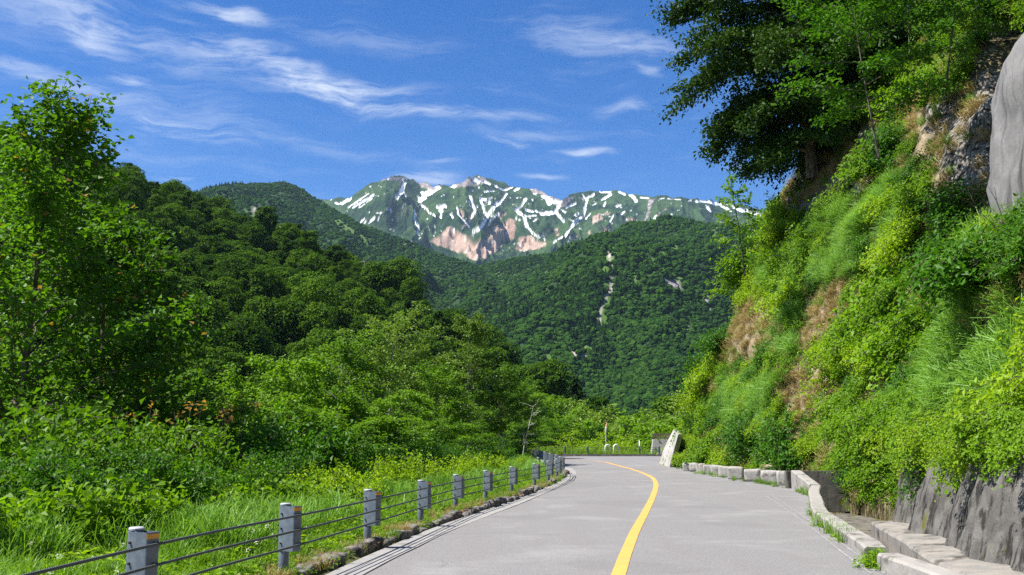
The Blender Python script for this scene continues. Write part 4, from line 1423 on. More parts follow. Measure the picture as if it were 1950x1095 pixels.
def leaf_arrays(C, Nn, D, L, W, fold=0.22, droop=0.18):
    C, Nn, D = np.asarray(C, float), nrm(Nn), nrm(D)
    L, W = np.asarray(L, float)[:, None], np.asarray(W, float)[:, None]
    S = nrm(np.cross(Nn, D))
    D2 = np.cross(S, Nn)
    v = np.stack([C, C + D2 * L * 0.42 + S * W * 0.5 + Nn * fold * W * 0.6, C + D2 * L - Nn * droop * L, C + D2 * L * 0.42 - S * W * 0.5 + Nn * fold * W * 0.6], 1)
    n = len(C)
    f = np.arange(n * 4).reshape(n, 4)
    return v.reshape(-1, 3), f


def leaf_mesh(name, mat, C, Nn, D, L, W, tint, **kw):
    v, f = leaf_arrays(C, Nn, D, L, W, **kw)
    return mesh_np(name, v, f, mat, {'tint': np.repeat(tint, 4)})


class Wood:
    def __init__(self):
        self.v, self.f, self.n = [], [], 0

    def tube(self, pts, rad, sides=6):
        v, f = tube_arrays(np.asarray(pts, float), np.asarray(rad, float), sides)
        self.v.append(v)
        self.f.append(f + self.n)
        self.n += len(v)

    def mesh(self, name, mat):
        return mesh_np(name, np.concatenate(self.v), np.concatenate(self.f), mat, smooth=True)


def bark(name, a, b, scale=6.0):
    m, t = new_mat(name)
    pos = tex(t, 'Object')
    sv = nd(t, 'ShaderNodeMapping', {'Vector': pos, 'Scale': (scale, scale, scale * 0.25)}).outputs[0]
    n = noise(t, sv, 2.0, 6, 0.65)
    finish(t, mixc(t, ramp(t, n, 0.35, 0.65), a, b), 0.9, 0.15, n, 0.8, 0.04)
    return m


BARK = bark('grey_brown_bark', (0.06, 0.048, 0.036), (0.17, 0.145, 0.115))
BARK_PALE = bark('pale_bark', (0.14, 0.125, 0.105), (0.34, 0.32, 0.28))
DEAD = bark('bleached_wood', (0.24, 0.22, 0.20), (0.48, 0.46, 0.43))

M_KATSURA = leaf_mat('heart_leaves', (0.030, 0.086, 0.009), (0.100, 0.225, 0.022), (0.26, 0.16, 0.035), trans=0.40)
M_MID = leaf_mat('valley_leaves', (0.038, 0.105, 0.010), (0.160, 0.300, 0.028), trans=0.38, objvar=0.45)
M_MIDPALE = leaf_mat('pale_valley_leaves', (0.060, 0.125, 0.024), (0.180, 0.280, 0.070), trans=0.30, objvar=0.45)
M_SHRUB = leaf_mat('shrub_leaves', (0.058, 0.140, 0.008), (0.170, 0.305, 0.020), trans=0.42)
M_THICKET = leaf_mat('thicket_leaves', (0.042, 0.112, 0.009), (0.120, 0.240, 0.019), trans=0.40)
M_LIME = leaf_mat('lime_leaves', (0.110, 0.205, 0.010), (0.270, 0.400, 0.026), trans=0.45)
M_DEEP = leaf_mat('deep_green_leaves', (0.022, 0.082, 0.010), (0.070, 0.185, 0.020), trans=0.36)
M_CYPRESS = leaf_mat('dark_spray_leaves', (0.007, 0.026, 0.005), (0.040, 0.092, 0.012), trans=0.20, rough=0.55)
M_HILL = leaf_mat('hill_leaves', (0.013, 0.042, 0.007), (0.085, 0.165, 0.019), trans=0.22, rough=0.7, spec=0.04, objvar=0.55)
M_HILLDARK = leaf_mat('hill_conifer_leaves', (0.008, 0.026, 0.008), (0.024, 0.055, 0.014), trans=0.12, rough=0.7, spec=0.04, objvar=0.5)
M_GRASS = leaf_mat('grass_blades', (0.060, 0.140, 0.016), (0.165, 0.300, 0.045), trans=0.36, rough=0.4, objvar=0.3)
M_LONG = leaf_mat('long_grass_blades', (0.065, 0.165, 0.030), (0.200, 0.360, 0.095), trans=0.34, rough=0.5, spec=0.25, objvar=0.3)
M_DRY = leaf_mat('dry_grass_blades', (0.20, 0.15, 0.060), (0.44, 0.34, 0.165), trans=0.25, objvar=0.4, warm=False)
M_RUST = leaf_mat('rusty_young_leaves', (0.28, 0.16, 0.045), (0.50, 0.28, 0.09), trans=0.35, warm=False)
M_LITTER = leaf_mat('dead_leaves', (0.16, 0.075, 0.035), (0.36, 0.19, 0.10), trans=0.1, warm=False)
M_FLOWER = leaf_mat('white_petals', (0.65, 0.65, 0.60), (0.80, 0.80, 0.78), trans=0.2, warm=False)


def limb_path(rng, p0, az, el, length, bend, n=7, wob=0.10):
    pts = [np.array(p0, float)]
    st = length / (n - 1)
    a, e = az, el
    for i in range(n - 1):
        d = np.array([math.cos(e) * math.cos(a), math.cos(e) * math.sin(a), math.sin(e)])
        pts.append(pts[-1] + d * st)
        e += bend / (n - 1) + rng.normal(0, wob)
        a += rng.normal(0, wob)
    return np.array(pts)


def leaves_along(rng, pts, count, sig, leaf, t0=0.15, upb=0.85, out=None):
    """positions, normals, tip directions of leaves clustered round a twig"""
    t = rng.uniform(t0, 1.0, count) * (len(pts) - 1)
    i = np.minimum(t.astype(int), len(pts) - 2)
    f = (t - i)[:, None]
    c = pts[i] * (1 - f) + pts[i + 1] * f
    c = c + rng.normal(0, sig, (count, 3)) * [1, 1, 0.62]
    nn = UP * upb + rng.normal(0, 0.48, (count, 3))
    d = nrm(pts[-1] - pts[0])
    D = d * 0.5 + rng.normal(0, 0.75, (count, 3)) + np.array([0, 0, -0.30])
    return c, nn, D


def make_tree(seed, H, tr, cb, spread, n_limb, el=(0.25, 1.0), bend=-0.35, twigs=8, per=34, sig=0.16, leaf=(0.13, 0.10), mat=None, wood=None, lean=(0, 0), sides=7, twig_len=0.42, upb=0.85, az0=None, wobble=0.12, top=True, arc=None):
    rng = np.random.default_rng(seed)
    w = Wood()
    k = 12
    tt = np.linspace(0, 1, k)
    tk = np.stack([lean[0] * tt ** 1.4 + wobble * H * 0.12 * np.cumsum(rng.normal(0, 0.25, k)) * tt, lean[1] * tt ** 1.4 + wobble * H * 0.12 * np.cumsum(rng.normal(0, 0.25, k)) * tt, H * tt], -1)
    w.tube(tk, tr * (1 - 0.92 * tt) * (1 + 0.5 * np.exp(-tt * 14)) + 0.006, 9)
    C, Nn, D, T = [], [], [], []
    jobs = []
    for i in range(n_limb):
        f = cb + (0.985 - cb) * ((i + rng.uniform(0, 0.9)) / n_limb)
        az = (i * 2.399 + rng.normal(0, 0.35)) if arc is None else rng.uniform(*arc)
        jobs.append((f, az, spread(f) * rng.uniform(0.72, 1.15)))
    for f, az, ln in jobs:
        if ln < 0.15:
            continue
        p0 = [np.interp(f, tt, tk[:, q]) for q in range(3)]
        e = el[0] + (el[1] - el[0]) * f + rng.normal(0, 0.12)
        pts = limb_path(rng, p0, az, e, ln, bend, 8, 0.08)
        r0 = max(tr * (1 - f) * 0.55, 0.012)
        w.tube(pts, np.linspace(r0, 0.006, len(pts)), sides)
        nt = max(3, int(twigs * (0.55 + 0.45 * ln / max(spread(0.5), 0.1))))
        ctint = rng.normal(0, 0.12)
        for q in range(nt):
            s = 0.22 + 0.78 * (q + rng.uniform(0, 1)) / nt
            b = s * (len(pts) - 1)
            i0 = min(int(b), len(pts) - 2)
            bp = pts[i0] + (pts[i0 + 1] - pts[i0]) * (b - i0)
            d = pts[i0 + 1] - pts[i0]
            a2 = math.atan2(d[1], d[0]) + (1 if q % 2 else -1) * rng.uniform(0.4, 1.2) * (1.15 - 0.75 * s)
            e2 = math.asin(np.clip(d[2] / (np.linalg.norm(d) + 1e-9), -1, 1)) * 0.6 + rng.normal(0.08, 0.25)
            tl = twig_len * ln * (1.15 - 0.65 * s) + 0.18
            tp = limb_path(rng, bp, a2, e2, tl, -0.35, 4, 0.14)
            w.tube(tp, np.linspace(max(0.006, r0 * 0.3 * (1 - s)), 0.003, len(tp)), 4)
            cnt = max(6, int(per * (0.5 + 0.5 * tl / (twig_len * max(spread(0.5), 0.1) * 0.8 + 0.2)) * rng.uniform(0.7, 1.3)))
            c, nn, dd = leaves_along(rng, tp, cnt, sig, leaf, 0.1, upb)
            C.append(c)
            Nn.append(nn)
            D.append(dd)
            T.append(np.clip(0.5 + ctint + rng.normal(0, 0.17) + rng.normal(0, 0.16, cnt), 0, 0.96))
    if top:
        cnt = per * 3
        c, nn, dd = leaves_along(rng, tk[-4:], cnt, sig * 1.3, leaf, 0.2, upb)
        C.append(c)
        Nn.append(nn)
        D.append(dd)
        T.append(np.clip(0.6 + rng.normal(0, 0.16, cnt), 0, 0.96))
    C, Nn, D, T = map(np.concatenate, (C, Nn, D, T))
    sz = rng.uniform(0.65, 1.2, len(C))
    T[rng.random(len(T)) < 0.012] = 1.0
    return w.mesh('trunk', wood or BARK), leaf_mesh('crown', mat or M_MID, C, Nn, D, leaf[0] * sz, leaf[1] * sz, T)


def make_shrub(seed, rad, hgt, stems, per, leaf, mat, sig=0.10, droop=-0.9, upb=0.9, wood=None, tw=6, el=(0.5, 1.4)):
    rng = np.random.default_rng(seed)
    w = Wood()
    C, Nn, D, T = [], [], [], []
    for i in range(stems):
        az = i * 2.399 + rng.normal(0, 0.4)
        e = rng.uniform(*el)
        ln = math.hypot(rad * math.cos(e), hgt * math.sin(e)) * rng.uniform(0.75, 1.15)
        pts = limb_path(rng, rng.normal(0, 0.05, 3) * [1, 1, 0], az, e, ln, droop * rng.uniform(0.5, 1.2), 7, 0.1)
        w.tube(pts, np.linspace(0.016, 0.004, 7), 5)
        ct = rng.normal(0, 0.12)
        for q in range(tw):
            s = 0.25 + 0.75 * (q + rng.uniform(0, 1)) / tw
            b = s * 6
            i0 = min(int(b), 5)
            bp = pts[i0] + (pts[i0 + 1] - pts[i0]) * (b - i0)
            tp = limb_path(rng, bp, rng.uniform(0, 6.28), rng.uniform(-0.2, 0.7), ln * rng.uniform(0.16, 0.34), -0.4, 4, 0.15)
            w.tube(tp, np.linspace(0.006, 0.002, 4), 4)
            c, nn, dd = leaves_along(rng, tp, per, sig, leaf, 0.05, upb)
            C.append(c)
            Nn.append(nn)
            D.append(dd)
            T.append(np.clip(0.5 + ct + rng.normal(0, 0.15) + rng.normal(0, 0.18, per) + 0.15 * (s - 0.5), 0, 0.96))
    C, Nn, D, T = map(np.concatenate, (C, Nn, D, T))
    sz = rng.uniform(0.6, 1.2, len(C))
    return w.mesh('stems', wood or BARK), leaf_mesh('foliage', mat, C, Nn, D, leaf[0] * sz, leaf[1] * sz, T)


def hill_tree(seed, rad=5.0, hgt=10.0, lobes=34, per=150, card=0.43, mat=None, wood=None):
    """broadleaf tree seen from some hundreds of metres: lobed crown of leaf sprays"""
    rng = np.random.default_rng(seed)
    cz, rz = hgt * 0.60, hgt * 0.42
    C, Nn, D, T = [], [], [], []
    for i in range(lobes):
        u = (i + 0.5) / lobes
        z = 1 - 1.55 * u
        a = i * 2.399 + rng.normal(0, 0.2)
        rr = math.sqrt(max(0.0, 1 - z * z)) * rng.uniform(0.72, 1.08)
        lc = np.array([rr * math.cos(a) * rad * 0.78, rr * math.sin(a) * rad * 0.78, cz + z * rz * rng.uniform(0.85, 1.1)])
        lr = rad * rng.uniform(0.20, 0.36)
        d = nrm(rng.normal(0, 1, (per, 3)) + UP * 0.55)
        r = lr * rng.uniform(0.72, 1.05, per)[:, None]
        c = lc + d * r * [1, 1, 0.62]
        C.append(c)
        Nn.append(d * 0.75 + UP * 0.45 + rng.normal(0, 0.35, (per, 3)))
        D.append(rng.normal(0, 1, (per, 3)) + d * 0.6 - UP * 0.3)
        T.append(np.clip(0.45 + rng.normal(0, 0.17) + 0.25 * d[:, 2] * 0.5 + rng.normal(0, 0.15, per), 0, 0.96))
    # inner foliage closing the crown
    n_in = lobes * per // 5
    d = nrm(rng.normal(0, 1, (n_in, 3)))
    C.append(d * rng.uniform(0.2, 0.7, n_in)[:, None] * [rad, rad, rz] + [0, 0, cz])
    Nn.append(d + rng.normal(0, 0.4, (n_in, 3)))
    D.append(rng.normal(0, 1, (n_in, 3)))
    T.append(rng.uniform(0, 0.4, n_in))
    C, Nn, D, T = map(np.concatenate, (C, Nn, D, T))
    sz = rng.uniform(0.6, 1.25, len(C)) * card
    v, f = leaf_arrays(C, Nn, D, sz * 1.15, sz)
    w = Wood()
    w.tube([(0, 0, -1.5), (0.1, 0, hgt * 0.3), (0, 0.1, hgt * 0.7)], [0.28, 0.2, 0.08], 6)
    for i in range(5):
        w.tube(limb_path(rng, (0, 0, hgt * rng.uniform(0.25, 0.5)), i * 1.3, rng.uniform(0.5, 1.0), rad * 0.8, -0.2, 4), [0.1, 0.08, 0.05, 0.02], 4)
    wv, wf = np.concatenate(w.v), np.concatenate(w.f)
    vv = np.vstack([v, wv])
    ff = [np.vstack([f, wf + len(v)])]
    mi = np.concatenate([np.zeros(len(f), int), np.ones(len(wf), int)])
    return mesh_np('hill_tree', vv, ff, [mat or M_HILL, wood or BARK_PALE], {'tint': np.concatenate([np.repeat(T, 4), np.zeros(len(wv))])}, midx=mi)


def hill_conifer(seed, rad=3.4, hgt=12.5, tiers=15, mat=None):
    rng = np.random.default_rng(seed)
    C, Nn, D, T = [], [], [], []
    for i in range(tiers):
        f = i / tiers
        z = hgt * (0.12 + 0.87 * f)
        rr = rad * (1 - f ** 1.7) ** 0.9 * rng.uniform(0.75, 1.15) + 0.2
        for b in range(rng.integers(6, 9)):
            a = rng.uniform(0, 6.28)
            ln = rr * rng.uniform(0.6, 1.15)
            cnt = int(10 + 22 * ln / rad)
            s = rng.uniform(0.1, 1, cnt)
            d = np.array([math.cos(a), math.sin(a), -0.25])
            c = np.array([0, 0, z]) + s[:, None] * ln * d + rng.normal(0, 0.20, (cnt, 3))
            C.append(c)
            Nn.append(UP * 0.8 + d * 0.5 + rng.normal(0, 0.45, (cnt, 3)))
            D.append(d + rng.normal(0, 0.6, (cnt, 3)) - UP * 0.3)
            T.append(np.clip(0.4 + rng.normal(0, 0.15) + rng.normal(0, 0.15, cnt), 0, 0.96))
    C, Nn, D, T = map(np.concatenate, (C, Nn, D, T))
    sz = rng.uniform(0.6, 1.2, len(C)) * 0.55
    v, f = leaf_arrays(C, Nn, D, sz * 1.3, sz * 0.8)
    w = Wood()
    w.tube([(0, 0, -1.5), (0, 0, hgt * 0.5), (0, 0, hgt * 0.97)], [0.25, 0.16, 0.03], 6)
    wv, wf = np.concatenate(w.v), np.concatenate(w.f)
    mi = np.concatenate([np.zeros(len(f), int), np.ones(len(wf), int)])
    return mesh_np('hill_conifer', np.vstack([v, wv]), [np.vstack([f, wf + len(v)])], [mat or M_HILLDARK, BARK], {'tint': np.concatenate([np.repeat(T, 4), np.zeros(len(wv))])}, midx=mi)


def tuft(seed, n, hgt, spread, width, mat, arch=0.6, base=0.06):
    """clump of arching grass blades"""
    rng = np.random.default_rng(seed)
    a = rng.uniform(0, 6.283, n)
    h = hgt * rng.uniform(0.5, 1.15, n)
    sp = spread * rng.uniform(0.2, 1.1, n)
    b0 = np.stack([rng.normal(0, base, n), rng.normal(0, base, n), np.zeros(n)], -1)
    d = np.stack([np.cos(a), np.sin(a), np.zeros(n)], -1)
    side = np.stack([-np.sin(a), np.cos(a), np.zeros(n)], -1)
    side = nrm(side + rng.normal(0, 0.5, (n, 3)) * [1, 1, 0])
    rows = []
    for s in (0.0, 0.35, 0.7, 1.0):
        z = h * (s * (1 + arch) - arch * 1.25 * s ** 2.2)
        c = b0 + d * (sp * s ** 1.6)[:, None] + UP * z[:, None]
        ww = width * (1 - s) ** 0.7 * 0.5 + 0.0008
        rows.append(c - side * ww)
        rows.append(c + side * ww)
    v = np.stack(rows, 1)
    i = np.arange(n)[:, None] * 8
    f = np.concatenate([np.concatenate([i, i + 1, i + 3, i + 2], 1), np.concatenate([i + 2, i + 3, i + 5, i + 4], 1), np.concatenate([i + 4, i + 5, i + 7, i + 6], 1)])
    tint = np.clip(rng.normal(0.5, 0.22, n), 0, 0.96)
    return mesh_np('grass_tuft', v.reshape(-1, 3), f, mat, {'tint': np.repeat(tint, 8)})


def herb(seed, n, hgt, rad, leaf, mat, upb=1.1):
    """low leafy ground cover clump"""
    rng = np.random.default_rng(seed)
    a, r = rng.uniform(0, 6.283, n), rad * np.sqrt(rng.random(n))
    z = hgt * rng.uniform(0.15, 1.0, n) * (1 - 0.5 * (r / rad) ** 2)
    C = np.stack([r * np.cos(a), r * np.sin(a), z], -1)
    sz = rng.uniform(0.6, 1.25, n)
    D = np.stack([np.cos(a), np.sin(a), np.full(n, -0.15)], -1) + rng.normal(0, 0.6, (n, 3))
    return leaf_mesh('herb', mat, C, UP * upb + rng.normal(0, 0.4, (n, 3)), D, leaf[0] * sz, leaf[1] * sz, np.clip(rng.normal(0.5, 0.2, n), 0, 0.96))


def put(name, meshes, loc, label, cat, group=None, rot=(0, 0, 0), scl=1.0, parts=None):
    """a plant of named parts sharing mesh data"""
    o = thing(name, label, cat, tuple(map(float, loc)), group)
    o.rotation_euler = rot
    o.scale = (scl, scl, scl) if not hasattr(scl, '__len__') else scl
    for me in meshes:
        link(me.name.split('.')[0], me, o)
    return o

# ------------------------------------------------------------------ forested hill across the gully
def build_hill():
    top = [(-420, 150, 430), (-200, 200, 430), (0, 250, 420), (150, 292, 415), (270, 335, 400), (370, 388, 390), (440, 415, 380), (520, 445, 370), (590, 472, 355), (650, 492, 345), (720, 515, 335), (780, 548, 325), (860, 600, 305), (900, 632, 290), (960, 675, 270), (1020, 712, 250), (1080, 737, 230), (1150, 765, 205), (1220, 790, 185), (1330, 835, 165), (1450, 850, 160)]
    ridge = [(a, b + 8.5 / d * FPX, d) for a, b, d in top]
    base = [(-420, 1190, 105), (400, 1190, 105), (800, 1160, 112), (1100, 1120, 118), (1450, 1100, 118)]
    na, ns = 200, 110
    X, Y, Z, S, ta = polar_layer(ridge, base, na, ns, 1.3, 0.95, 0.4)
    env = np.sin(np.clip(S, 0, 1) * np.pi) * 0.9 + 0.1
    Z = Z + env * (9 * (ridged(np.stack([X / 75 + Y / 160, Y / 150], -1), 3, 301) - 0.4) + 3 * fbm(np.stack([X / 30, Y / 30], -1), 3, 302))
    m = green_mat('hill_undergrowth', (0.016, 0.036, 0.010), (0.030, 0.055, 0.014), (0.05, 0.09, 0.02))
    me = mesh_np('hill', np.stack([X, Y, Z], -1).reshape(-1, 3), grid_faces(na, ns), m, {'bright': np.zeros(X.size), 'bare': np.zeros(X.size)}, smooth=True)
    tag(link('hill', me), 'forested spur rising across the gully beyond the roadside trees', None, kind='structure')
    return X, Y, Z


HX, HY, HZ = build_hill()
HT = [hill_tree(s, rad=5.0 + 0.5 * (s % 3), hgt=10.0 + (s % 4) * 0.8) for s in (11, 12, 13, 14)] + [hill_tree(15, 4.0, 13.0, 32), hill_tree(16, 5.8, 9.0, 44, 130, 0.45)]
HC = [hill_conifer(s, 3.2 + 0.4 * (s % 2), 11.5 + s % 3) for s in (21, 22)]


def plant_hill():
    rng = np.random.default_rng(77)
    pts, bl = sample_layer(HX, HY, HZ, rng, 14000, 0.0, 0.79)
    # even out the density, then thin to a minimum spacing
    pts = pts[rng.random(len(pts)) < (pts[:, 1] / pts[:, 1].max()) ** 1.0 + 0.12]
    cell, out = {}, []
    md = 6.1
    for p in pts:
        k = (int(p[0] // md), int(p[1] // md))
        if any((q[0] - p[0]) ** 2 + (q[1] - p[1]) ** 2 < md * md for a in (-1, 0, 1) for b in (-1, 0, 1) for q in cell.get((k[0] + a, k[1] + b), ())):
            continue
        cell.setdefault(k, []).append(p)
        out.append(p)
    pts = np.array(out)
    px, py = project(pts)
    keep = (px > -140) & (px < 1420) & (py > -100)
    pts, px, py = pts[keep], px[keep], py[keep]
    n = len(pts)
    cl = fbm(pts[:, :2] / 40, 2, 55)
    conif = ((cl > 0.25) & (rng.random(n) < 0.3)) | (rng.random(n) < 0.03)
    ridge_c = (np.abs(px - 650) < 50) | (np.abs(px - 770) < 40) | (np.abs(px - 850) < 35)
    conif |= ridge_c & (rng.random(n) < 0.12) & (pts[:, 1] > 240)
    scl = rng.uniform(0.62, 1.28, n)
    # those that stand clear of the roadside trees, largest in view first
    seen = (py < 800) & (px > 180) & (px < 1250)
    order = np.argsort(np.where(seen, pts[:, 1], 1e6))
    solo = set(order[:290].tolist())
    rest = []
    cnt = 0
    for i in range(n):
        p = pts[i]
        if i in solo:
            me = HC[i % 2] if conif[i] else HT[int(rng.integers(0, 6))]
            low, far = p[1] < 190, p[1] > 290
            hgt_ = 'low on the spur' if low else ('near the spur skyline' if far else 'halfway up the spur')
            where = ('beside the tall airy tree' if px[i] < 330 else 'above the low spreading tree' if px[i] < 520 else 'above the bright rounded tree' if px[i] < 700 else 'above the paired pale trees' if px[i] < 930 else 'toward the valley mouth')
            if conif[i]:
                kd = 'dark pointed conifer'
            else:
                kd = ('small ' if scl[i] < 0.88 else 'wide ' if scl[i] > 1.04 else '') + 'rounded broadleaf tree'
            lb = '%s %s, %s' % (kd, hgt_, where)
            g = '%s standing %s, %s' % (kd, hgt_, where)
            o = link('conifer_tree' if conif[i] else 'broadleaf_tree', me, None, (p[0], p[1], p[2] - 0.4))
            o.rotation_euler = (rng.uniform(-.06, .06), rng.uniform(-.06, .06), rng.uniform(0, 6.28))
            s = scl[i]
            o.scale = (s * rng.uniform(0.9, 1.1), s * rng.uniform(0.88, 1.12), s * rng.uniform(0.8, 1.16))
            tag(o, lb, 'tree', g)
        else:
            rest.append(i)
    r = np.array(rest)
    pid = np.where(conif[r], 6 + r % 2, r % 6)
    rot = np.stack([rng.uniform(-.06, .06, len(r)), rng.uniform(-.06, .06, len(r)), rng.uniform(0, 6.28, len(r))], -1)
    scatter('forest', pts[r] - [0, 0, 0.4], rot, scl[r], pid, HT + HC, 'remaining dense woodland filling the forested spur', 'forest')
    print('hill trees', n, len(r))


plant_hill()

# ------------------------------------------------------------------ roadside trees on the valley side
def gz(x, y):
    return float(ground_z(np.array(x), np.array(y)))


def dome(R_, c=0.55, w=0.62):
    return lambda f: R_ * math.sqrt(max(0.02, 1 - ((f - c) / w) ** 2))


# tall airy tree
tall = make_tree(401, 11.6, 0.10, 0.14, lambda f: 4.0 * (1 - f) ** 0.72 + 0.6, 60, (0.3, 1.15), -0.2, 11, 38, 0.15, (0.135, 0.115), M_KATSURA, BARK, (0.3, 0.2), 6, 0.40, 0.75)
lx = P(38, 700, 22.0)
s_ = (P(38, 148, 22.0)[2] - gz(lx[0], 22.0) + 0.1) / max(v.co.z for v in tall[1].vertices)
put('tall_tree', tall, (lx[0], 22.0, gz(lx[0], 22.0) - 0.1), 'tall airy tree with heart-shaped leaves rising highest above the bushes', 'tree', None, (0, 0, 0), (1.18, 1.18, s_))
tall2 = make_tree(402, 8.5, 0.11, 0.12, lambda f: 2.9 * (1 - f) ** 0.6 + 0.6, 46, (0.3, 1.1), -0.2, 10, 36, 0.17, (0.145, 0.12), M_KATSURA, BARK, (-0.2, 0.3), 6, 0.42, 0.75)
p = P(205, 640, 25.0)
put('broadleaf_tree', tall2, (p[0], 25.0, gz(p[0], 25.0) - 0.2), 'dark leafy tree just beside the tall airy tree', 'tree', None, (0, 0, 0), (1.15, 1.15, (P(205, 345, 25.0)[2] - gz(p[0], 25.0)) / max(v.co.z for v in tall2[1].vertices)))
p = P(-110, 640, 24.0)
put('broadleaf_tree', tall2, (p[0], 24.0, gz(p[0], 24.0) - 0.2), 'leafy tree cut by the picture edge beside the tall airy tree', 'tree', None, (0, 0, 2.0), 1.05)

MT = [make_tree(411, 9.5, 0.16, 0.22, dome(3.6, 0.50, 0.66), 30, (0.2, 1.05), -0.35, 10, 46, 0.15, (0.20, 0.16), M_MID, BARK_PALE),
      make_tree(412, 10.5, 0.16, 0.25, dome(3.9, 0.55, 0.60), 30, (0.15, 1.0), -0.3, 10, 48, 0.16, (0.20, 0.15), M_MIDPALE, BARK_PALE),
      make_tree(413, 8.0, 0.13, 0.18, dome(3.1, 0.45, 0.68), 28, (0.25, 1.1), -0.4, 10, 44, 0.14, (0.19, 0.15), M_MID, BARK),
      make_tree(414, 12.0, 0.18, 0.25, lambda f: 3.9 * (1 - f) ** 0.55 + 0.4, 34, (0.05, 0.9), -0.25, 10, 46, 0.16, (0.20, 0.14), M_MIDPALE, BARK_PALE)]


def top_z(me):
    a = np.empty(len(me.vertices) * 3, np.float32)
    me.vertices.foreach_get('co', a)
    return float(np.percentile(a[2::3], 99.7))


MTH = [top_z(m[1]) for m in MT]


def mid_tree(px, py_top, Y, k, rz, label, grp=None, mat=None, sx=1.0, Hs=(9.5, 10.5, 8.0, 12.0)):
    """stand tree k at image column px with its top at py_top, rooted on the slope"""
    top = P(px, py_top, Y)
    x = top[0]
    g = gz(x, Y)
    s = (top[2] - g) / MTH[k]
    sxy = max(s, 0.62) * sx
    return put('broadleaf_tree', MT[k], (x, Y, g - 0.1), label, 'tree', grp, (0, 0, rz), (sxy, sxy, s))


mid_tree(655, 630, 36, 0, 0.3, 'bright green rounded tree standing in front of the paired pale trees')
mid_tree(750, 585, 52, 1, 1.0, 'left of two tall pale-leaved trees beyond the guardrail, with a forked trunk')
mid_tree(895, 598, 56, 3, 2.2, 'right of two tall pale-leaved trees beyond the guardrail, tiered and pointed')
mid_tree(560, 668, 33, 2, 3.1, 'leafy tree on the left flank of the bright rounded tree')
mid_tree(470, 705, 29, 0, 4.0, 'low spreading tree behind the leafy bank, near the rusty tipped shrubs')
mid_tree(830, 690, 44, 2, 5.0, 'bushy tree below and between the two tall pale-leaved trees')
mid_tree(955, 690, 58, 0, 0.9, 'rounded tree to the right of the tiered pale tree')
mid_tree(1000, 720, 72, 2, 1.9, 'small tree behind the bleached dead snag')
mid_tree(1045, 745, 100, 0, 2.5, 'rounded tree beyond the far bend, above the small rail posts', None, None, 1.1)
mid_tree(1125, 762, 112, 1, 3.5, 'pale domed tree beyond the far bend, above the hoop bollards', None, None, 1.2)
mid_tree(1085, 796, 98, 2, 0.4, 'dark bushy tree beyond the far bend, beside the pale domed tree', None, None, 1.2)
mid_tree(1185, 800, 105, 0, 4.4, 'low round tree beyond the far bend, behind the marker pole', None, None, 1.3)
mid_tree(1232, 790, 112, 2, 5.4, 'dark tree beyond the far bend, beside the far retaining wall', None, None, 1.2)
mid_tree(1270, 765, 125, 1, 0.2, 'tree rising behind the far retaining wall', None, None, 1.2)
mid_tree(1000, 800, 80, 0, 3.0, 'bushy tree behind the rail where the road leaves the picture', None, None, 1.2)
mid_tree(915, 770, 62, 2, 4.8, 'spreading low tree left of the bleached dead snag', None, None, 1.2)
mid_tree(700, 745, 33, 2, 0.7, 'low bushy tree at the foot of the bright rounded tree', None, None, 1.1)
mid_tree(620, 770, 29, 0, 2.9, 'low leafy tree behind the lime shrubs at the guardrail', None, None, 1.0)
mid_tree(390, 760, 26, 2, 5.9, 'low dark tree behind the rusty tipped shrubs', None, None, 1.1)
mid_tree(790, 790, 40, 0, 1.4, 'low spreading tree behind the lime shrubs, below the bushy tree', None, None, 1.0)
mid_tree(880, 800, 48, 2, 2.6, 'low round tree just behind the lime shrub bank', None, None, 1.1)
mid_tree(1060, 800, 90, 2, 5.2, 'small round tree just outside the far guardrail', None, None, 1.2)
mid_tree(300, 690, 34, 0, 2.0, 'shaded tree in the gap beside the dark leafy tree')
mid_tree(90, 660, 36, 2, 1.2, 'shaded tree behind the trunk of the tall airy tree')


def snag(px, py_top, Y, label, seed, h, r):
    rng = np.random.default_rng(seed)
    top = P(px, py_top, Y)
    w = Wood()
    tk = limb_path(rng, (0, 0, -h * 0.55), 0, 1.53, h * 1.55, 0.0, 8, 0.035)
    w.tube(tk, np.linspace(r, r * 0.25, 8), 7)
    o = thing('dead_tree', label, 'dead tree', (top[0], Y, top[2] - h))
    link('trunk', w.mesh('trunk', DEAD), o)
    w = Wood()
    for i in range(14):
        b = tk[3 + i % 5]
        pts = limb_path(rng, b, rng.uniform(0, 6.28), rng.uniform(0.2, 1.1), h * rng.uniform(0.15, 0.36), rng.uniform(-0.9, 0.5), 5, 0.3)
        w.tube(pts, np.linspace(r * 0.3, 0.008, 5), 5)
        q = limb_path(rng, pts[2], rng.uniform(0, 6.28), rng.uniform(-0.4, 0.6), h * 0.12, 0, 4, 0.25)
        w.tube(q, np.linspace(r * 0.15, 0.006, 4), 4)
    link('branches', w.mesh('branches', DEAD), o)


snag(993, 772, 55, 'bleached dead snag with bare crooked branches behind the guardrail', 8, 2.4, 0.038)
snag(690, 498, 330, 'pale dead tree on the skyline of the forested spur', 6, 12.0, 0.3)
c = P(1154, 806, 92)
st = thing('broken_trunk', 'pale broken tree trunk with an orange torn top beyond the bend', 'tree stump', (c[0], 92, c[2] - 0.9))
MB().tube([(0, 0, -5), (0, 0, 0.35), (0.02, 0, 0.6)], [0.13, 0.11, 0.09], 10).build('trunk', DEAD, st, True)
om, t = new_mat('torn_wood')
finish(t, mixc(t, noise(t, geo_pos(t), 9, 4), (0.45, 0.20, 0.10), (0.62, 0.40, 0.26)), 0.9, 0.1)
MB().tube([(0.02, 0, 0.58), (0.10, 0, 0.85), (-0.05, 0, 1.05)], [0.10, 0.08, 0.02], 7).build('torn_top', om, st)

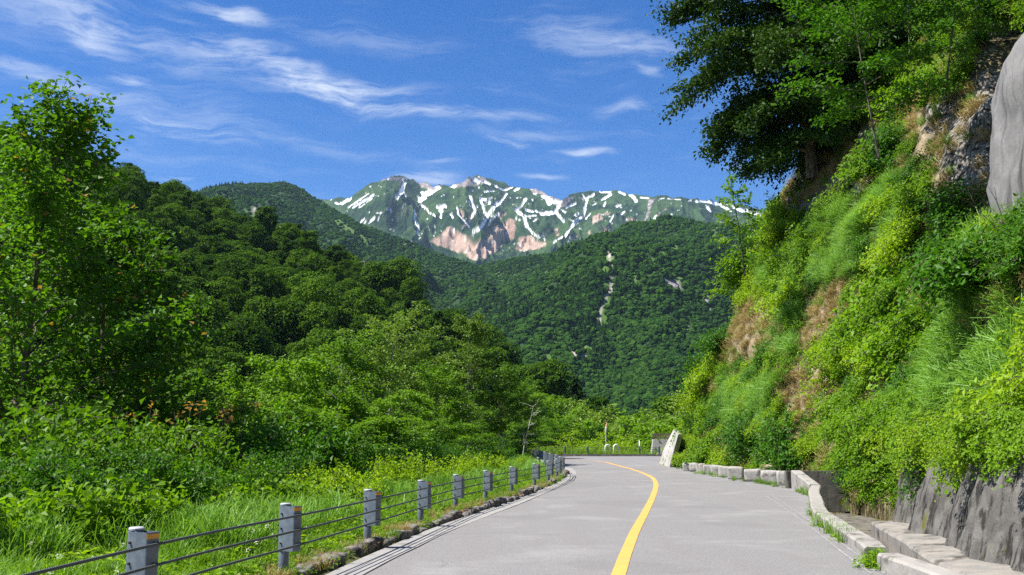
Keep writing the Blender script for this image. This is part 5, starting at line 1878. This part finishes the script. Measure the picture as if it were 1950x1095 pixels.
# ------------------------------------------------------------------ shrubs
SH = {'leafy': [make_shrub(s, 1.15, 1.25, 15, 24, (0.115, 0.075), M_SHRUB, 0.12, tw=8) for s in (501, 502, 503)],
      'lime': [make_shrub(s, 1.2, 1.15, 16, 24, (0.105, 0.058), M_LIME, 0.11, tw=8) for s in (511, 512, 513)],
      'deep': [make_shrub(s, 1.2, 1.3, 16, 24, (0.11, 0.075), M_DEEP, 0.13, tw=8) for s in (521, 522, 523)],
      'broad': [make_shrub(s, 1.0, 1.1, 13, 16, (0.155, 0.105), M_SHRUB, 0.13, tw=7) for s in (531, 532)],
      'hanging': [make_shrub(s, 1.15, 0.7, 14, 26, (0.10, 0.06), M_SHRUB, 0.11, -2.0, tw=8, el=(0.1, 1.0)) for s in (541, 542)],
      'thicket': [make_shrub(s, 1.9, 2.1, 24, 26, (0.135, 0.095), M_THICKET, 0.14, -0.8, tw=13) for s in (561, 562)],
      'thicket_lime': [make_shrub(s, 1.9, 1.9, 24, 26, (0.13, 0.08), M_LIME, 0.14, -0.8, tw=13) for s in (581, 582)],
      'thicket_deep': [make_shrub(s, 1.9, 2.1, 24, 26, (0.13, 0.085), M_DEEP, 0.15, -0.8, tw=13) for s in (571, 572)]}
_rs = np.random.default_rng(88)


def shrub(kind, loc, scl, label, grp, lean=(0, 0), name='shrub'):
    me = SH[kind][int(_rs.integers(0, len(SH[kind])))]
    return put(name, me, loc, label, 'shrub', grp, (lean[0], lean[1], _rs.uniform(0, 6.28)), scl)


def bank(kind, items, label, grp):
    """items: (px, py of the top, distance, width in px)"""
    for (px, py, Y, wpx) in items:
        top = P(px, py, Y)
        g = gz(top[0], Y)
        w = wpx / FPX * Y / 2.2 / (1.75 if kind.startswith('thicket') else 1.0)
        o = shrub(kind, (top[0], Y, g - 0.08), 1.0, label, grp)
        h = max(top[2] - g, 0.5) / top_z(o.children[1].data)
        w = max(w, h * 0.72)
        o.scale = (w, w, min(max(h, w * 0.55), w * 1.35))


bank('thicket', [(40, 770, 17, 190), (150, 752, 18, 200), (255, 758, 19, 190), (95, 800, 15.5, 180), (200, 800, 16, 180), (310, 800, 17, 170), (-40, 790, 16, 180), (400, 800, 19, 170)], 'tall mid-green shrub in the thicket below the tall airy tree', 'shrubs in the thicket below the tall airy tree')
bank('thicket_deep', [(30, 860, 14, 170), (140, 850, 14.5, 170), (330, 850, 16, 160), (440, 850, 18, 150), (240, 845, 15, 160), (520, 850, 20, 140), (600, 855, 23, 130)], 'deep green shrub in the shaded middle of the roadside thicket', 'deep green shrubs in the roadside thicket')
bank('broad', [(60, 905, 12.0, 150), (150, 900, 12.6, 150), (220, 915, 12.5, 140), (-20, 920, 11.5, 150), (290, 925, 13.5, 110), (470, 905, 16.5, 120), (545, 905, 18, 110), (385, 895, 15.5, 130)], 'large-leaved shrub at the front of the roadside thicket, behind the grass', 'large-leaved shrubs at the front of the roadside thicket')
bank('lime', [(640, 880, 21, 130), (700, 868, 24, 130), (760, 862, 27, 120), (820, 862, 30, 115), (875, 858, 33, 105), (925, 862, 36, 95), (600, 900, 19.5, 110), (980, 868, 42, 70)], 'yellow-green shrub in the bank just behind the guardrail', 'yellow-green shrubs behind the guardrail')
for k_, (px, py, Y) in enumerate([(345, 752, 20), (385, 748, 22), (470, 748, 24), (425, 770, 21), (290, 765, 19)]):
    rg = np.random.default_rng(950 + k_)
    top = P(px, py, Y)
    g = gz(top[0], Y)
    hh_ = top[2] - g
    w = Wood()
    C, Nn, D = [], [], []
    for q in range(3):
        pts = limb_path(rg, (0, 0, -0.1), rg.uniform(0, 6.28), 1.35 + rg.uniform(0, 0.15), hh_ * rg.uniform(0.92, 1.02), 0.0, 7, 0.03)
        w.tube(pts, np.linspace(0.014, 0.004, 7), 5)
        c_, n_l, d_ = leaves_along(rg, pts[-2:], 9, 0.08, None, 0.5, 0.9)
        C.append(c_)
        Nn.append(n_l)
        D.append(d_)
    C, Nn, D = map(np.concatenate, (C, Nn, D))
    fo = leaf_mesh('foliage', M_RUST, C, Nn, D, rg.uniform(0.08, 0.15, len(C)), rg.uniform(0.05, 0.08, len(C)), rg.random(len(C)) * 0.9)
    put('shrub', (w.mesh('stems', BARK), fo), (top[0], Y, g), ['tall shoot with rusty orange young leaves, third from the tall airy tree', 'rusty orange leafed shoot, second from the low spreading tree', 'lone rusty orange leafed shoot farthest from the tall airy tree', 'low rusty orange leafed shoot next to the low spreading tree', 'rusty orange leafed shoot nearest the dark leafy tree'][k_], 'shrub', 'rusty leafed shoots above the thicket')
bank('thicket_lime', [(1058, 828, 86, 62), (1092, 822, 88, 66), (1128, 824, 88, 62), (1165, 826, 88, 62), (1012, 832, 84.6, 55), (1110, 838, 85.2, 50), (1145, 840, 85.2, 50), (1185, 842, 85.0, 48), (1070, 842, 85.2, 48), (1212, 846, 85.0, 42), (1032, 845, 84.8, 48)], 'bright bush crowding the far guardrail at the bend', 'bright bushes outside the far guardrail')
bank('leafy', [(1290, 795, 90, 60), (1268, 805, 91, 50), (1310, 785, 90, 70)], 'leafy bush above the far retaining wall', 'bushes above the far retaining wall')
bank('thicket_deep', [(480, 800, 24, 130), (540, 790, 27, 130), (665, 830, 28, 120), (740, 820, 32, 120), (810, 825, 36, 110), (900, 830, 42, 100), (950, 830, 50, 90), (985, 835, 60, 70), (720, 850, 27.5, 100), (860, 840, 38, 90)], 'dark shrub between the lime bank and the roadside trees', 'dark shrubs between the lime bank and the roadside trees')


# ------------------------------------------------------------------ plants on the hill-side slope
BAREP = [[(1395, 600), (1440, 570), (1500, 600), (1500, 690), (1440, 700), (1400, 690)], [(1530, 580), (1575, 540), (1620, 550), (1600, 640), (1530, 660)], [(1500, 700), (1590, 700), (1590, 800), (1520, 800), (1490, 780)],
         [(1560, 240), (1690, 235), (1695, 290), (1640, 385), (1560, 410)], [(1720, 220), (1905, 120), (1910, 450), (1830, 420), (1745, 330)], [(1480, 250), (1600, 260), (1560, 400), (1470, 420)], [(1385, 620), (1420, 570), (1430, 640), (1400, 690)]]
LONGP = [[(1540, 430), (1720, 350), (1750, 430), (1660, 520), (1580, 550), (1540, 500)], [(1840, 470), (1990, 430), (1990, 840), (1830, 830), (1690, 850), (1690, 760), (1800, 700), (1850, 600)], [(1440, 500), (1540, 480), (1540, 620), (1510, 640)], [(1520, 690), (1480, 640), (1530, 660)], [(1380, 730), (1480, 720), (1500, 840), (1400, 840)]]


def in_polys(px, py, polys):
    return poly_field(px, py, polys, 1.0) > 0


def cliff_samples(n, rng, hmax=22.0):
    nI, nJ = CLIFF.shape[:2]
    jm = np.searchsorted(CH, hmax)
    i, j = rng.uniform(8, nI - 2, n), rng.uniform(3.2, jm - 1, n)
    i0, j0 = i.astype(int), j.astype(int)
    fi, fj = (i - i0)[:, None], (j - j0)[:, None]
    p = (CLIFF[i0, j0] * (1 - fi) + CLIFF[i0 + 1, j0] * fi) * (1 - fj) + (CLIFF[i0, j0 + 1] * (1 - fi) + CLIFF[i0 + 1, j0 + 1] * fi) * fj
    return p, CN[i0], CH[j0]


def lean_rot(outw, amt):
    """euler (x, y) tilting +Z towards the outward direction, applied before the turn about Z"""
    ax = Vector((-outw[1], outw[0], 0)).normalized()
    from mathutils import Quaternion
    return Quaternion(ax, amt)


def cliff_shrubs():
    from mathutils import Quaternion
    rng = np.random.default_rng(606)
    p, nn, h = cliff_samples(26000, rng)
    px, py = project(p)
    dist = np.linalg.norm(p, axis=1)
    vis = (px > 1230) & (px < 2010) & (py > -60) & (py < 905) & (p[:, 1] > 8) & (p[:, 1] < 64)
    vis &= ~in_polys(px, py, BAREP)
    vis &= ~((px < 1290) & (py > 790))
    vis &= ~((px > 1880) & (py > 40) & (py < 450))
    lg = in_polys(px, py, LONGP)
    vis &= ~(lg & (rng.random(len(p)) < 0.62))
    p, nn, px, py, h, dist = p[vis], nn[vis], px[vis], py[vis], h[vis], dist[vis]
    kept = []
    for i in range(len(p)):
        md = 0.66 + 0.019 * dist[i]
        if all(np.sum((p[i] - p[k]) ** 2) > md * md for k in kept):
            kept.append(i)
        if len(kept) >= 290:
            break
    for i in kept:
        r = rng.random()
        if px[i] < 1560 and py[i] > 420:
            kind = 'lime' if r < 0.42 else ('leafy' if r < 0.8 else 'deep')
        elif py[i] < 420:
            kind = 'leafy' if r < 0.5 else ('deep' if r < 0.75 else 'lime')
        else:
            kind = 'deep' if r < 0.36 else ('leafy' if r < 0.72 else 'lime')
        if px[i] > 1620 and py[i] > 560 and rng.random() < 0.38:
            kind = 'broad'
        s = (0.40 + 0.0115 * dist[i]) * rng.choice([0.62, 0.85, 1.1, 1.45, 1.8], p=[0.22, 0.28, 0.25, 0.17, 0.08]) * rng.uniform(0.9, 1.1)
        word = {'lime': 'yellow-green', 'leafy': 'bright green', 'deep': 'deep green', 'broad': 'large-leaved'}[kind]
        size = 'small' if s < (0.40 + 0.0115 * dist[i]) * 0.92 else ('large' if s > (0.40 + 0.0115 * dist[i]) * 1.13 else 'middling')
        if py[i] < 200:
            zone = 'at the slope top under the branches'
        elif px[i] < 1400:
            zone = 'on the far corner by the pale wall'
        elif px[i] > 1700 and py[i] < 640:
            zone = 'just below the grey rock bulge'
        elif px[i] < 1500 and py[i] > 700:
            zone = 'low on the slope behind the stone blocks'
        elif px[i] < 1680 and py[i] > 700:
            zone = 'low on the slope above the drainage basin'
        elif py[i] < 420:
            zone = 'between the dark tree and grey bulge'
        elif px[i] < 1500:
            zone = 'on the far slope above the stone blocks'
        elif px[i] < 1680:
            zone = 'beside the bare earth patches'
        else:
            zone = 'on the near slope above the stained wall'
        o = put('shrub', SH[kind][int(rng.integers(0, len(SH[kind])))], p[i] + np.array([*nn[i], 0]) * 0.15, '%s %s shrub %s' % (size, word, zone), 'shrub', '%s %s shrubs %s' % (size, word, zone), (0, 0, 0), s)
        o.rotation_mode = 'QUATERNION'
        o.rotation_quaternion = lean_rot(-nn[i], rng.uniform(0.5, 1.15)) @ Quaternion((0, 0, 1), rng.uniform(0, 6.28))
    print('cliff shrubs', len(kept))
    # shrubs hanging over the sprayed wall and the channel
    for (px_, py_, Y, s, kind) in ((1600, 800, 21.5, 0.95, 'hanging'), (1625, 850, 20.5, 0.95, 'hanging'), (1655, 790, 20.0, 0.9, 'hanging'), (1640, 890, 19.8, 0.75, 'hanging'), (1690, 790, 18.2, 0.8, 'hanging'), (1650, 925, 19.5, 0.55, 'hanging'),
                                   (1760, 800, 16.2, 0.6, 'broad'), (1830, 815, 14.2, 0.55, 'lime'), (1900, 830, 12.6, 0.5, 'lime'), (1860, 770, 14.0, 0.6, 'broad'), (1940, 790, 12.4, 0.55, 'broad'), (1770, 860, 15.4, 0.45, 'lime'), (1945, 850, 11.6, 0.4, 'broad'), (1720, 840, 17.0, 0.6, 'hanging'), (1800, 850, 14.8, 0.55, 'hanging'), (1870, 855, 13.2, 0.5, 'hanging'), (1745, 825, 16.4, 0.6, 'lime'), (1690, 845, 17.8, 0.6, 'lime'), (1915, 865, 12.2, 0.4, 'hanging')):
        q = P(px_, py_, Y)
        o = put('shrub', SH[kind][int(rng.integers(0, len(SH[kind])))], q + np.array([0.35, 0.1, -0.1]), '%s shrub hanging over the %s' % ({'hanging': 'bushy green', 'broad': 'large-leaved', 'lime': 'yellow-green'}[kind], 'drainage basin' if px_ < 1700 else 'stained wall'), 'shrub', 'shrubs hanging over the %s' % ('drainage basin' if px_ < 1700 else 'stained wall'), (0, -0.75, 0), s)
    # fringe growing along the top edge of the sprayed wall
    edge = spline([(5.15, 8.0), (5.55, 11.0), (6.2, 13.9), (6.62, 15.8), (7.05, 17.5)], 0.62)
    for k, (x_, y_) in enumerate(edge):
        kind = ('hanging', 'broad', 'lime', 'hanging', 'leafy')[k % 5]
        o = put('shrub', SH[kind][int(rng.integers(0, len(SH[kind])))], (x_ + rng.uniform(-0.1, 0.15), y_, 1.5 + rng.uniform(-0.08, 0.12)), '%s shrub fringing the top edge of the stained wall' % {'hanging': 'drooping green', 'broad': 'large-leaved', 'lime': 'yellow-green', 'leafy': 'bright green'}[kind], 'shrub', 'shrubs fringing the top edge of the stained wall', (0, -rng.uniform(0.6, 1.2), rng.uniform(-0.5, 0.5)), rng.uniform(0.3, 0.52))
    for k, (px_, py_, Y, s) in enumerate(((1300, 868, 54.2, 0.8), (1312, 845, 53.6, 0.9), (1303, 838, 55.4, 0.8))):
        put('shrub', SH['lime'][k], P(px_, py_, Y) + np.array([0.25, 0, -0.5]), ['low yellow-green shrub at the foot of the pale leaning wall', 'yellow-green shrub above the farthest stone block', 'yellow-green shrub against the upper edge of the pale leaning wall'][k], 'shrub', None, (0, -0.5, k * 1.7), s)


cliff_shrubs()

LONG = [tuft(s, 60, 0.75, 0.75, 0.020, M_LONG, 0.9, 0.07) for s in (601, 602, 603)]
SHORT = [tuft(s, 55, 0.38, 0.26, 0.014, M_GRASS, 0.45, 0.09) for s in (611, 612, 613)]
TALLG = [tuft(s, 44, 0.68, 0.46, 0.016, M_LONG, 0.6, 0.08) for s in (621, 622)]
DRYT = [tuft(s, 50, 0.42, 0.42, 0.014, M_DRY, 0.9, 0.10) for s in (631, 632)]
HERB = [herb(s, 46, 0.26, 0.30, (0.085, 0.06), M_SHRUB) for s in (641, 642)] + [herb(643, 40, 0.30, 0.28, (0.10, 0.055), M_LIME)]
HERBC = [herb(s, 120, 0.35, 0.42, (0.07, 0.045), M_SHRUB) for s in (651, 652)] + [herb(653, 120, 0.35, 0.42, (0.065, 0.04), M_LIME), herb(654, 110, 0.3, 0.4, (0.075, 0.05), M_DEEP)]


def cliff_cover():
    rng = np.random.default_rng(707)
    p, nn, h = cliff_samples(52000, rng, 26.0)
    px, py = project(p)
    dist = np.linalg.norm(p, axis=1)
    vis = (px > 1220) & (px < 2060) & (py > -120) & (py < 960) & (p[:, 1] > 7) & (p[:, 1] < 68)
    # same density on the slope near and far
    p, nn, px, py, dist = p[vis], nn[vis], px[vis], py[vis], dist[vis]
    bare = in_polys(px, py, BAREP)
    lg = in_polys(px, py, LONGP)
    rockz = (px > 1880) & (py > 40) & (py < 450)
    n = len(p)
    r = rng.random(n)
    nz = fbm(p * 0.5, 3, 71)
    pid = np.full(n, -1)
    # order: LONG 0-2, SHORT 3-5, DRY 6-7, HERBC 8-11
    pid = np.where(lg & (r < 0.45), rng.integers(0, 3, n), pid)
    green = ~bare & ~rockz
    pid = np.where((pid < 0) & green & (r < 0.11), 8 + rng.integers(0, 4, n), pid)
    pid = np.where((pid < 0) & green & (r < 0.18), 3 + rng.integers(0, 3, n), pid)
    pid = np.where((pid < 0) & green & (r > 0.90), 6 + rng.integers(0, 2, n), pid)
    pid = np.where((pid < 0) & bare & (r < 0.26) & (py > 430), 6 + rng.integers(0, 2, n), pid)
    pid = np.where((pid < 0) & bare & (r < 0.10), 6 + rng.integers(0, 2, n), pid)
    pid = np.where((pid < 0) & bare & (r > 0.965), 3 + rng.integers(0, 3, n), pid)
    k = pid >= 0
    p, nn, pid, dist = p[k], nn[k], pid[k], dist[k]
    n = len(p)
    rot = np.zeros((n, 3))
    from mathutils import Quaternion
    for i in range(n):
        q = lean_rot(-nn[i], rng.uniform(0.5, 1.0)) @ Quaternion((0, 0, 1), rng.uniform(0, 6.28))
        rot[i] = q.to_euler()[:]
    scl = rng.uniform(0.7, 1.35, n) * np.interp(dist, [10, 22, 60], [0.62, 0.9, 1.1])
    scatter('slope_grass', p, rot, scl, pid, LONG + SHORT + DRYT + HERBC, 'green and dry grass with low herbs clothing the steep slope', 'grass')
    print('slope cover', n)


cliff_cover()


def verge_grass():
    rng = np.random.default_rng(808)
    n = 15000
    y = 5.5 + 60 * rng.random(n) ** 1.5
    d = -0.15 + 5.0 * rng.random(n) ** 1.25
    x = rail_x(np.clip(y, 1, 61)) - d
    p = np.stack([x, y, ground_z(x, y)], -1)
    px, py = project(p + [0, 0, 0.2])
    k = (px > -120) & (py < 1200)
    p, d, y = p[k], d[k], y[k]
    n = len(p)
    nz = fbm(p * 0.7, 3, 33)
    r = rng.random(n)
    # order: SHORT 0-2, TALL 3-4, HERB 5-7, DRY 8-9
    pid = np.where(r < 0.30, rng.integers(0, 3, n), 5 + rng.integers(0, 3, n))
    pid = np.where((d > 0.9) & (r > 0.66) & (nz > -0.08), 3 + rng.integers(0, 2, n), pid)
    pid = np.where((d < 0.25) & (r > 0.72), 8 + rng.integers(0, 2, n), pid)
    drop = (d < 0.3) & (rng.random(n) < 0.55)
    p, pid, d = p[~drop], pid[~drop], d[~drop]
    n = len(p)
    scl = rng.uniform(0.6, 1.25, n) * np.where(d < 0.28, 0.42, np.where(d < 0.7, 0.68, 1.0))
    rot = np.stack([rng.uniform(-.2, .2, n), rng.uniform(-.2, .2, n), rng.uniform(0, 6.28, n)], -1)
    scatter('grass', p, rot, scl, pid, SHORT + TALLG + HERB + DRYT, 'lush verge grass and herbs under and behind the guardrail', 'grass')
    # outside of the bend and the bank beyond
    m = 1600
    x2, y2 = rng.uniform(-12, 15, m), rng.uniform(83.2, 90, m)
    p2 = np.stack([x2, y2, ground_z(x2, y2)], -1)
    scatter('grass', p2, np.stack([np.zeros(m), np.zeros(m), rng.uniform(0, 6.28, m)], -1), rng.uniform(0.8, 1.5, m), rng.integers(0, 8, m), SHORT + TALLG + HERB, 'grass fringe behind the far kerb', 'grass')
    # tufts along the foot of the parapet
    foot = []
    for (a, b, cnt) in (((1548, 940), (1556, 985), 16), ((1556, 985), (1585, 1012), 16), ((1585, 1012), (1612, 1036), 8), ((1660, 1068), (1672, 1085), 14), ((1520, 937), (1545, 945), 6), ((1440, 920), (1500, 930), 8), ((1320, 900), (1420, 918), 14)):
        for _ in range(cnt):
            f = rng.random()
            g = pg(a[0] + (b[0] - a[0]) * f, a[1] + (b[1] - a[1]) * f)
            foot.append((g[0] + rng.normal(0, 0.06), g[1] + rng.normal(0, 0.06), zroad(g[1]) - 0.02))
    foot = np.array(foot)
    m = len(foot)
    scatter('weeds', foot, np.stack([np.zeros(m), np.zeros(m), rng.uniform(0, 6.28, m)], -1), rng.uniform(0.35, 0.8, m), rng.integers(0, 6, m), SHORT + HERB, 'weeds sprouting along the foot of the parapet and stone blocks', 'weeds')
    # dead leaves by the kerb
    m = 900
    s = rng.uniform(0.5, kl[-1] - 8, m) ** 1.0
    cx_, cy_ = np.interp(s, kl, kp[:, 0]), np.interp(s, kl, kp[:, 1])
    off = np.abs(rng.normal(0.22, 0.22, m))
    C = np.stack([cx_ - off + 0.05, cy_ + rng.normal(0, 0.1, m), zroad(cy_) + 0.075 + rng.uniform(0, 0.03, m)], -1)
    kz = fbm(np.stack([s * 0.5, s * 0], -1), 2, 5) > -0.05
    C = C[kz]
    m = len(C)
    C[:, 2] = np.maximum(C[:, 2], ground_z(C[:, 0], C[:, 1]) + 0.02)
    me = leaf_mesh('leaf_litter', M_LITTER, C, UP + rng.normal(0, 0.35, (m, 3)), rng.normal(0, 1, (m, 3)) * [1, 1, 0.1], rng.uniform(0.04, 0.10, m), rng.uniform(0.03, 0.06, m), rng.random(m) * 0.95)
    tag(link('leaf_litter', me), 'brown dead leaves lying along the broken kerb', 'leaf litter', kind='stuff')
    # small white clover heads
    m = 34
    y = 8 + 9 * rng.random(m)
    x = rail_x(y) - rng.uniform(0.3, 3.0, m)
    w = MB()
    V, F, Tn = [], [], []
    C, Nn, D = [], [], []
    for i in range(m):
        z = float(ground_z(x[i], y[i])) + rng.uniform(0.3, 0.5)
        for _ in range(14):
            dd = nrm(rng.normal(0, 1, 3))
            C.append(np.array([x[i], y[i], z]) + dd * 0.012)
            Nn.append(np.cross(dd, rng.normal(0, 1, 3)))
            D.append(dd)
    C, Nn, D = map(np.array, (C, Nn, D))
    me = leaf_mesh('flowers', M_FLOWER, C, Nn, D, np.full(len(C), 0.018), np.full(len(C), 0.013), rng.random(len(C)) * 0.9)
    tag(link('flowers', me), 'small white flower heads dotted through the verge grass', 'flowers', kind='stuff')


verge_grass()


def grit():
    rng = np.random.default_rng(919)
    n = 1500
    y = 8 + 45 * rng.random(n) ** 1.6
    side = rng.random(n) < 0.5
    x = np.where(side, edge_x(y) + np.abs(rng.normal(0, 0.25, n)), right_x(y) - 0.12 - np.abs(rng.normal(0, 0.4, n)))
    z = zroad(y) + 0.012 * fbm(np.stack([x, y], -1) / 2.5, 2, 70) + 0.004
    r = rng.uniform(0.003, 0.010, n)
    b = np.array([(1, 0, 0), (-.5, .8, 0), (-.5, -.8, 0), (0, 0, .9)])
    a = rng.uniform(0, 6.28, n)
    V = np.empty((n, 4, 3))
    V[..., 0] = x[:, None] + r[:, None] * (b[None, :, 0] * np.cos(a)[:, None] - b[None, :, 1] * np.sin(a)[:, None])
    V[..., 1] = y[:, None] + r[:, None] * (b[None, :, 0] * np.sin(a)[:, None] + b[None, :, 1] * np.cos(a)[:, None])
    V[..., 2] = z[:, None] + r[:, None] * b[None, :, 2]
    i = np.arange(n)[:, None] * 4
    f = np.concatenate([np.concatenate([i, i + 1, i + 3], 1), np.concatenate([i + 1, i + 2, i + 3], 1), np.concatenate([i + 2, i, i + 3], 1)])
    m, t = new_mat('road_grit')
    finish(t, mixc(t, noise(t, geo_pos(t), 25, 2), (0.14, 0.12, 0.10), (0.34, 0.30, 0.26)), 0.9, 0.1)
    tag(link('gravel', mesh_np('gravel', V.reshape(-1, 3), f, m)), 'scattered grit along both edges of the road', 'gravel', kind='stuff')


grit()

# ------------------------------------------------------------------ trees high on the slope
big = make_tree(711, 15.0, 0.22, 0.07, lambda f: (5.4 * (1 - f) ** 0.35 + 0.6) * min(1.0, f * 3.2 + 0.25), 84, (-0.05, 0.6), -0.75, 16, 95, 0.22, (0.21, 0.12), M_CYPRESS, bark('dark_bark', (0.05, 0.04, 0.032), (0.20, 0.17, 0.14)), (-2.6, -0.6), 7, 0.36, 0.6)
b = P(1548, 318, 49.5)
put('dark_tree', big, (b[0], 49.5, b[2] - 0.6), 'large dark evergreen leaning out from the top of the slope against the sky', 'tree', None, (0, 0, 0.3), 1.15)
big2 = make_tree(712, 13.0, 0.26, 0.05, lambda f: 4.2 * (1 - f) ** 0.4 + 0.6, 50, (0.0, 0.7), -0.6, 12, 60, 0.22, (0.20, 0.12), M_CYPRESS, BARK, (-0.6, 0.3), 7, 0.36, 0.6)
b = P(1640, 300, 49.0)
put('dark_tree', big2, (b[0], 49.0, b[2] - 0.6), 'second dark evergreen behind the bright maple, in deep shade', 'tree', None, (0, 0, 0), 1.1)
b = P(1590, 250, 52.0)
put('dark_tree', big2, (b[0], 52.0, b[2] - 0.6), 'dark evergreen crowded behind the leaning one', 'tree', None, (0, 0, 2.4), 1.05)
maple = make_tree(721, 6.6, 0.032, 0.22, dome(2.7, 0.6, 0.6), 26, (0.0, 0.75), -0.25, 10, 40, 0.14, (0.15, 0.11), M_DEEP, BARK, (-0.1, -0.2), 6, 0.42, 1.15)
mp = P(1672, 290, 31.0)
put('maple_tree', maple, (mp[0], 31.0, mp[2] - 0.2), 'slender maple with layered bright leaves in front of the dark evergreens', 'tree', None, (0, -0.12, 0))
mp = P(1800, 130, 31.0)
put('maple_tree', maple, (mp[0], 31.0, mp[2] - 0.6), 'layered maple higher on the slope toward the grey rock bulge', 'tree', None, (0, -0.2, 2.0), 0.85)
mp = P(1730, 60, 35.0)
put('maple_tree', maple, (mp[0], 35.0, mp[2] - 1.2), 'layered maple at the top edge above the slender maple', 'tree', None, (0, -0.1, 4.0), 1.0)
sap = make_tree(731, 4.2, 0.035, 0.30, lambda f: 1.25 * (1 - f) ** 0.3, 13, (0.1, 0.7), 0.1, 6, 15, 0.10, (0.18, 0.12), M_MID, BARK, (-0.5, 0.0), 5, 0.4, 0.8, None, 0.3)
sp_ = P(1418, 520, 45.0)
put('sapling', sap, (sp_[0], 45.0, sp_[2] - 0.1), 'thin sparse sapling standing out against the distant mountain', 'tree', None, (0, -0.06, 0.5))

# bare twigs beside the grey bulge
rng = np.random.default_rng(15)
tw = thing('bare_shrub', 'leafless thin twigs in front of the grey rock bulge', 'shrub', tuple(P(1925, 470, 15.6)))
w = Wood()
for i in range(9):
    pts = limb_path(rng, (rng.normal(0, 0.05), 0, -0.2), rng.uniform(0, 6.28), rng.uniform(1.0, 1.5), rng.uniform(0.7, 1.3), -0.3, 6, 0.12)
    w.tube(pts, np.linspace(0.010, 0.003, 6), 5)
    for q in range(3):
        w.tube(limb_path(rng, pts[2 + q], rng.uniform(0, 6.28), rng.uniform(0.3, 1.2), 0.35, 0, 4, 0.15), np.linspace(0.005, 0.002, 4), 4)
link('twigs', w.mesh('twigs', BARK), tw)

# ------------------------------------------------------------------ air
def build_haze():
    mb = MB()
    mb.box((0, 2700, 790), (12000, 8000, 1760))
    m, t = new_mat('haze')
    v = nd(t, 'ShaderNodeVolumePrincipled', {'Color': (0.50, 0.72, 1.0, 1), 'Density': 0.000027, 'Anisotropy': 0.0})
    o = nd(t, 'ShaderNodeOutputMaterial')
    t.links.new(v.outputs[0], o.inputs['Volume'])
    tag(mb.build('haze', m), 'thin bluish summer haze filling the valley', None, kind='stuff')


build_haze()


# look-alikes that share a description are told apart by their order across the view
def tell_apart():
    ORD = ['leftmost', 'second from left', 'third from left', 'fourth from left', 'fifth from left', 'sixth from left', 'seventh from left', 'eighth from left', 'ninth from left', 'tenth from left', 'eleventh from left', 'twelfth from left', 'thirteenth from left', 'fourteenth from left', 'fifteenth from left', 'sixteenth from left', 'seventeenth from left', 'eighteenth from left', 'nineteenth from left', 'twentieth from left']
    same = {}
    for o in scene.objects:
        if o.parent is None and o.get('label') and o.get('category'):
            same.setdefault(o['label'], []).append(o)
    for lb, os_ in same.items():
        if len(os_) < 2:
            continue
        os_.sort(key=lambda o: float(project(np.array(o.location[:]))[0]))
        for k, o in enumerate(os_):
            if k < len(ORD) and len(lb.split()) <= 13:
                o['label'] = '%s, %s' % (lb, ORD[k])


tell_apart()
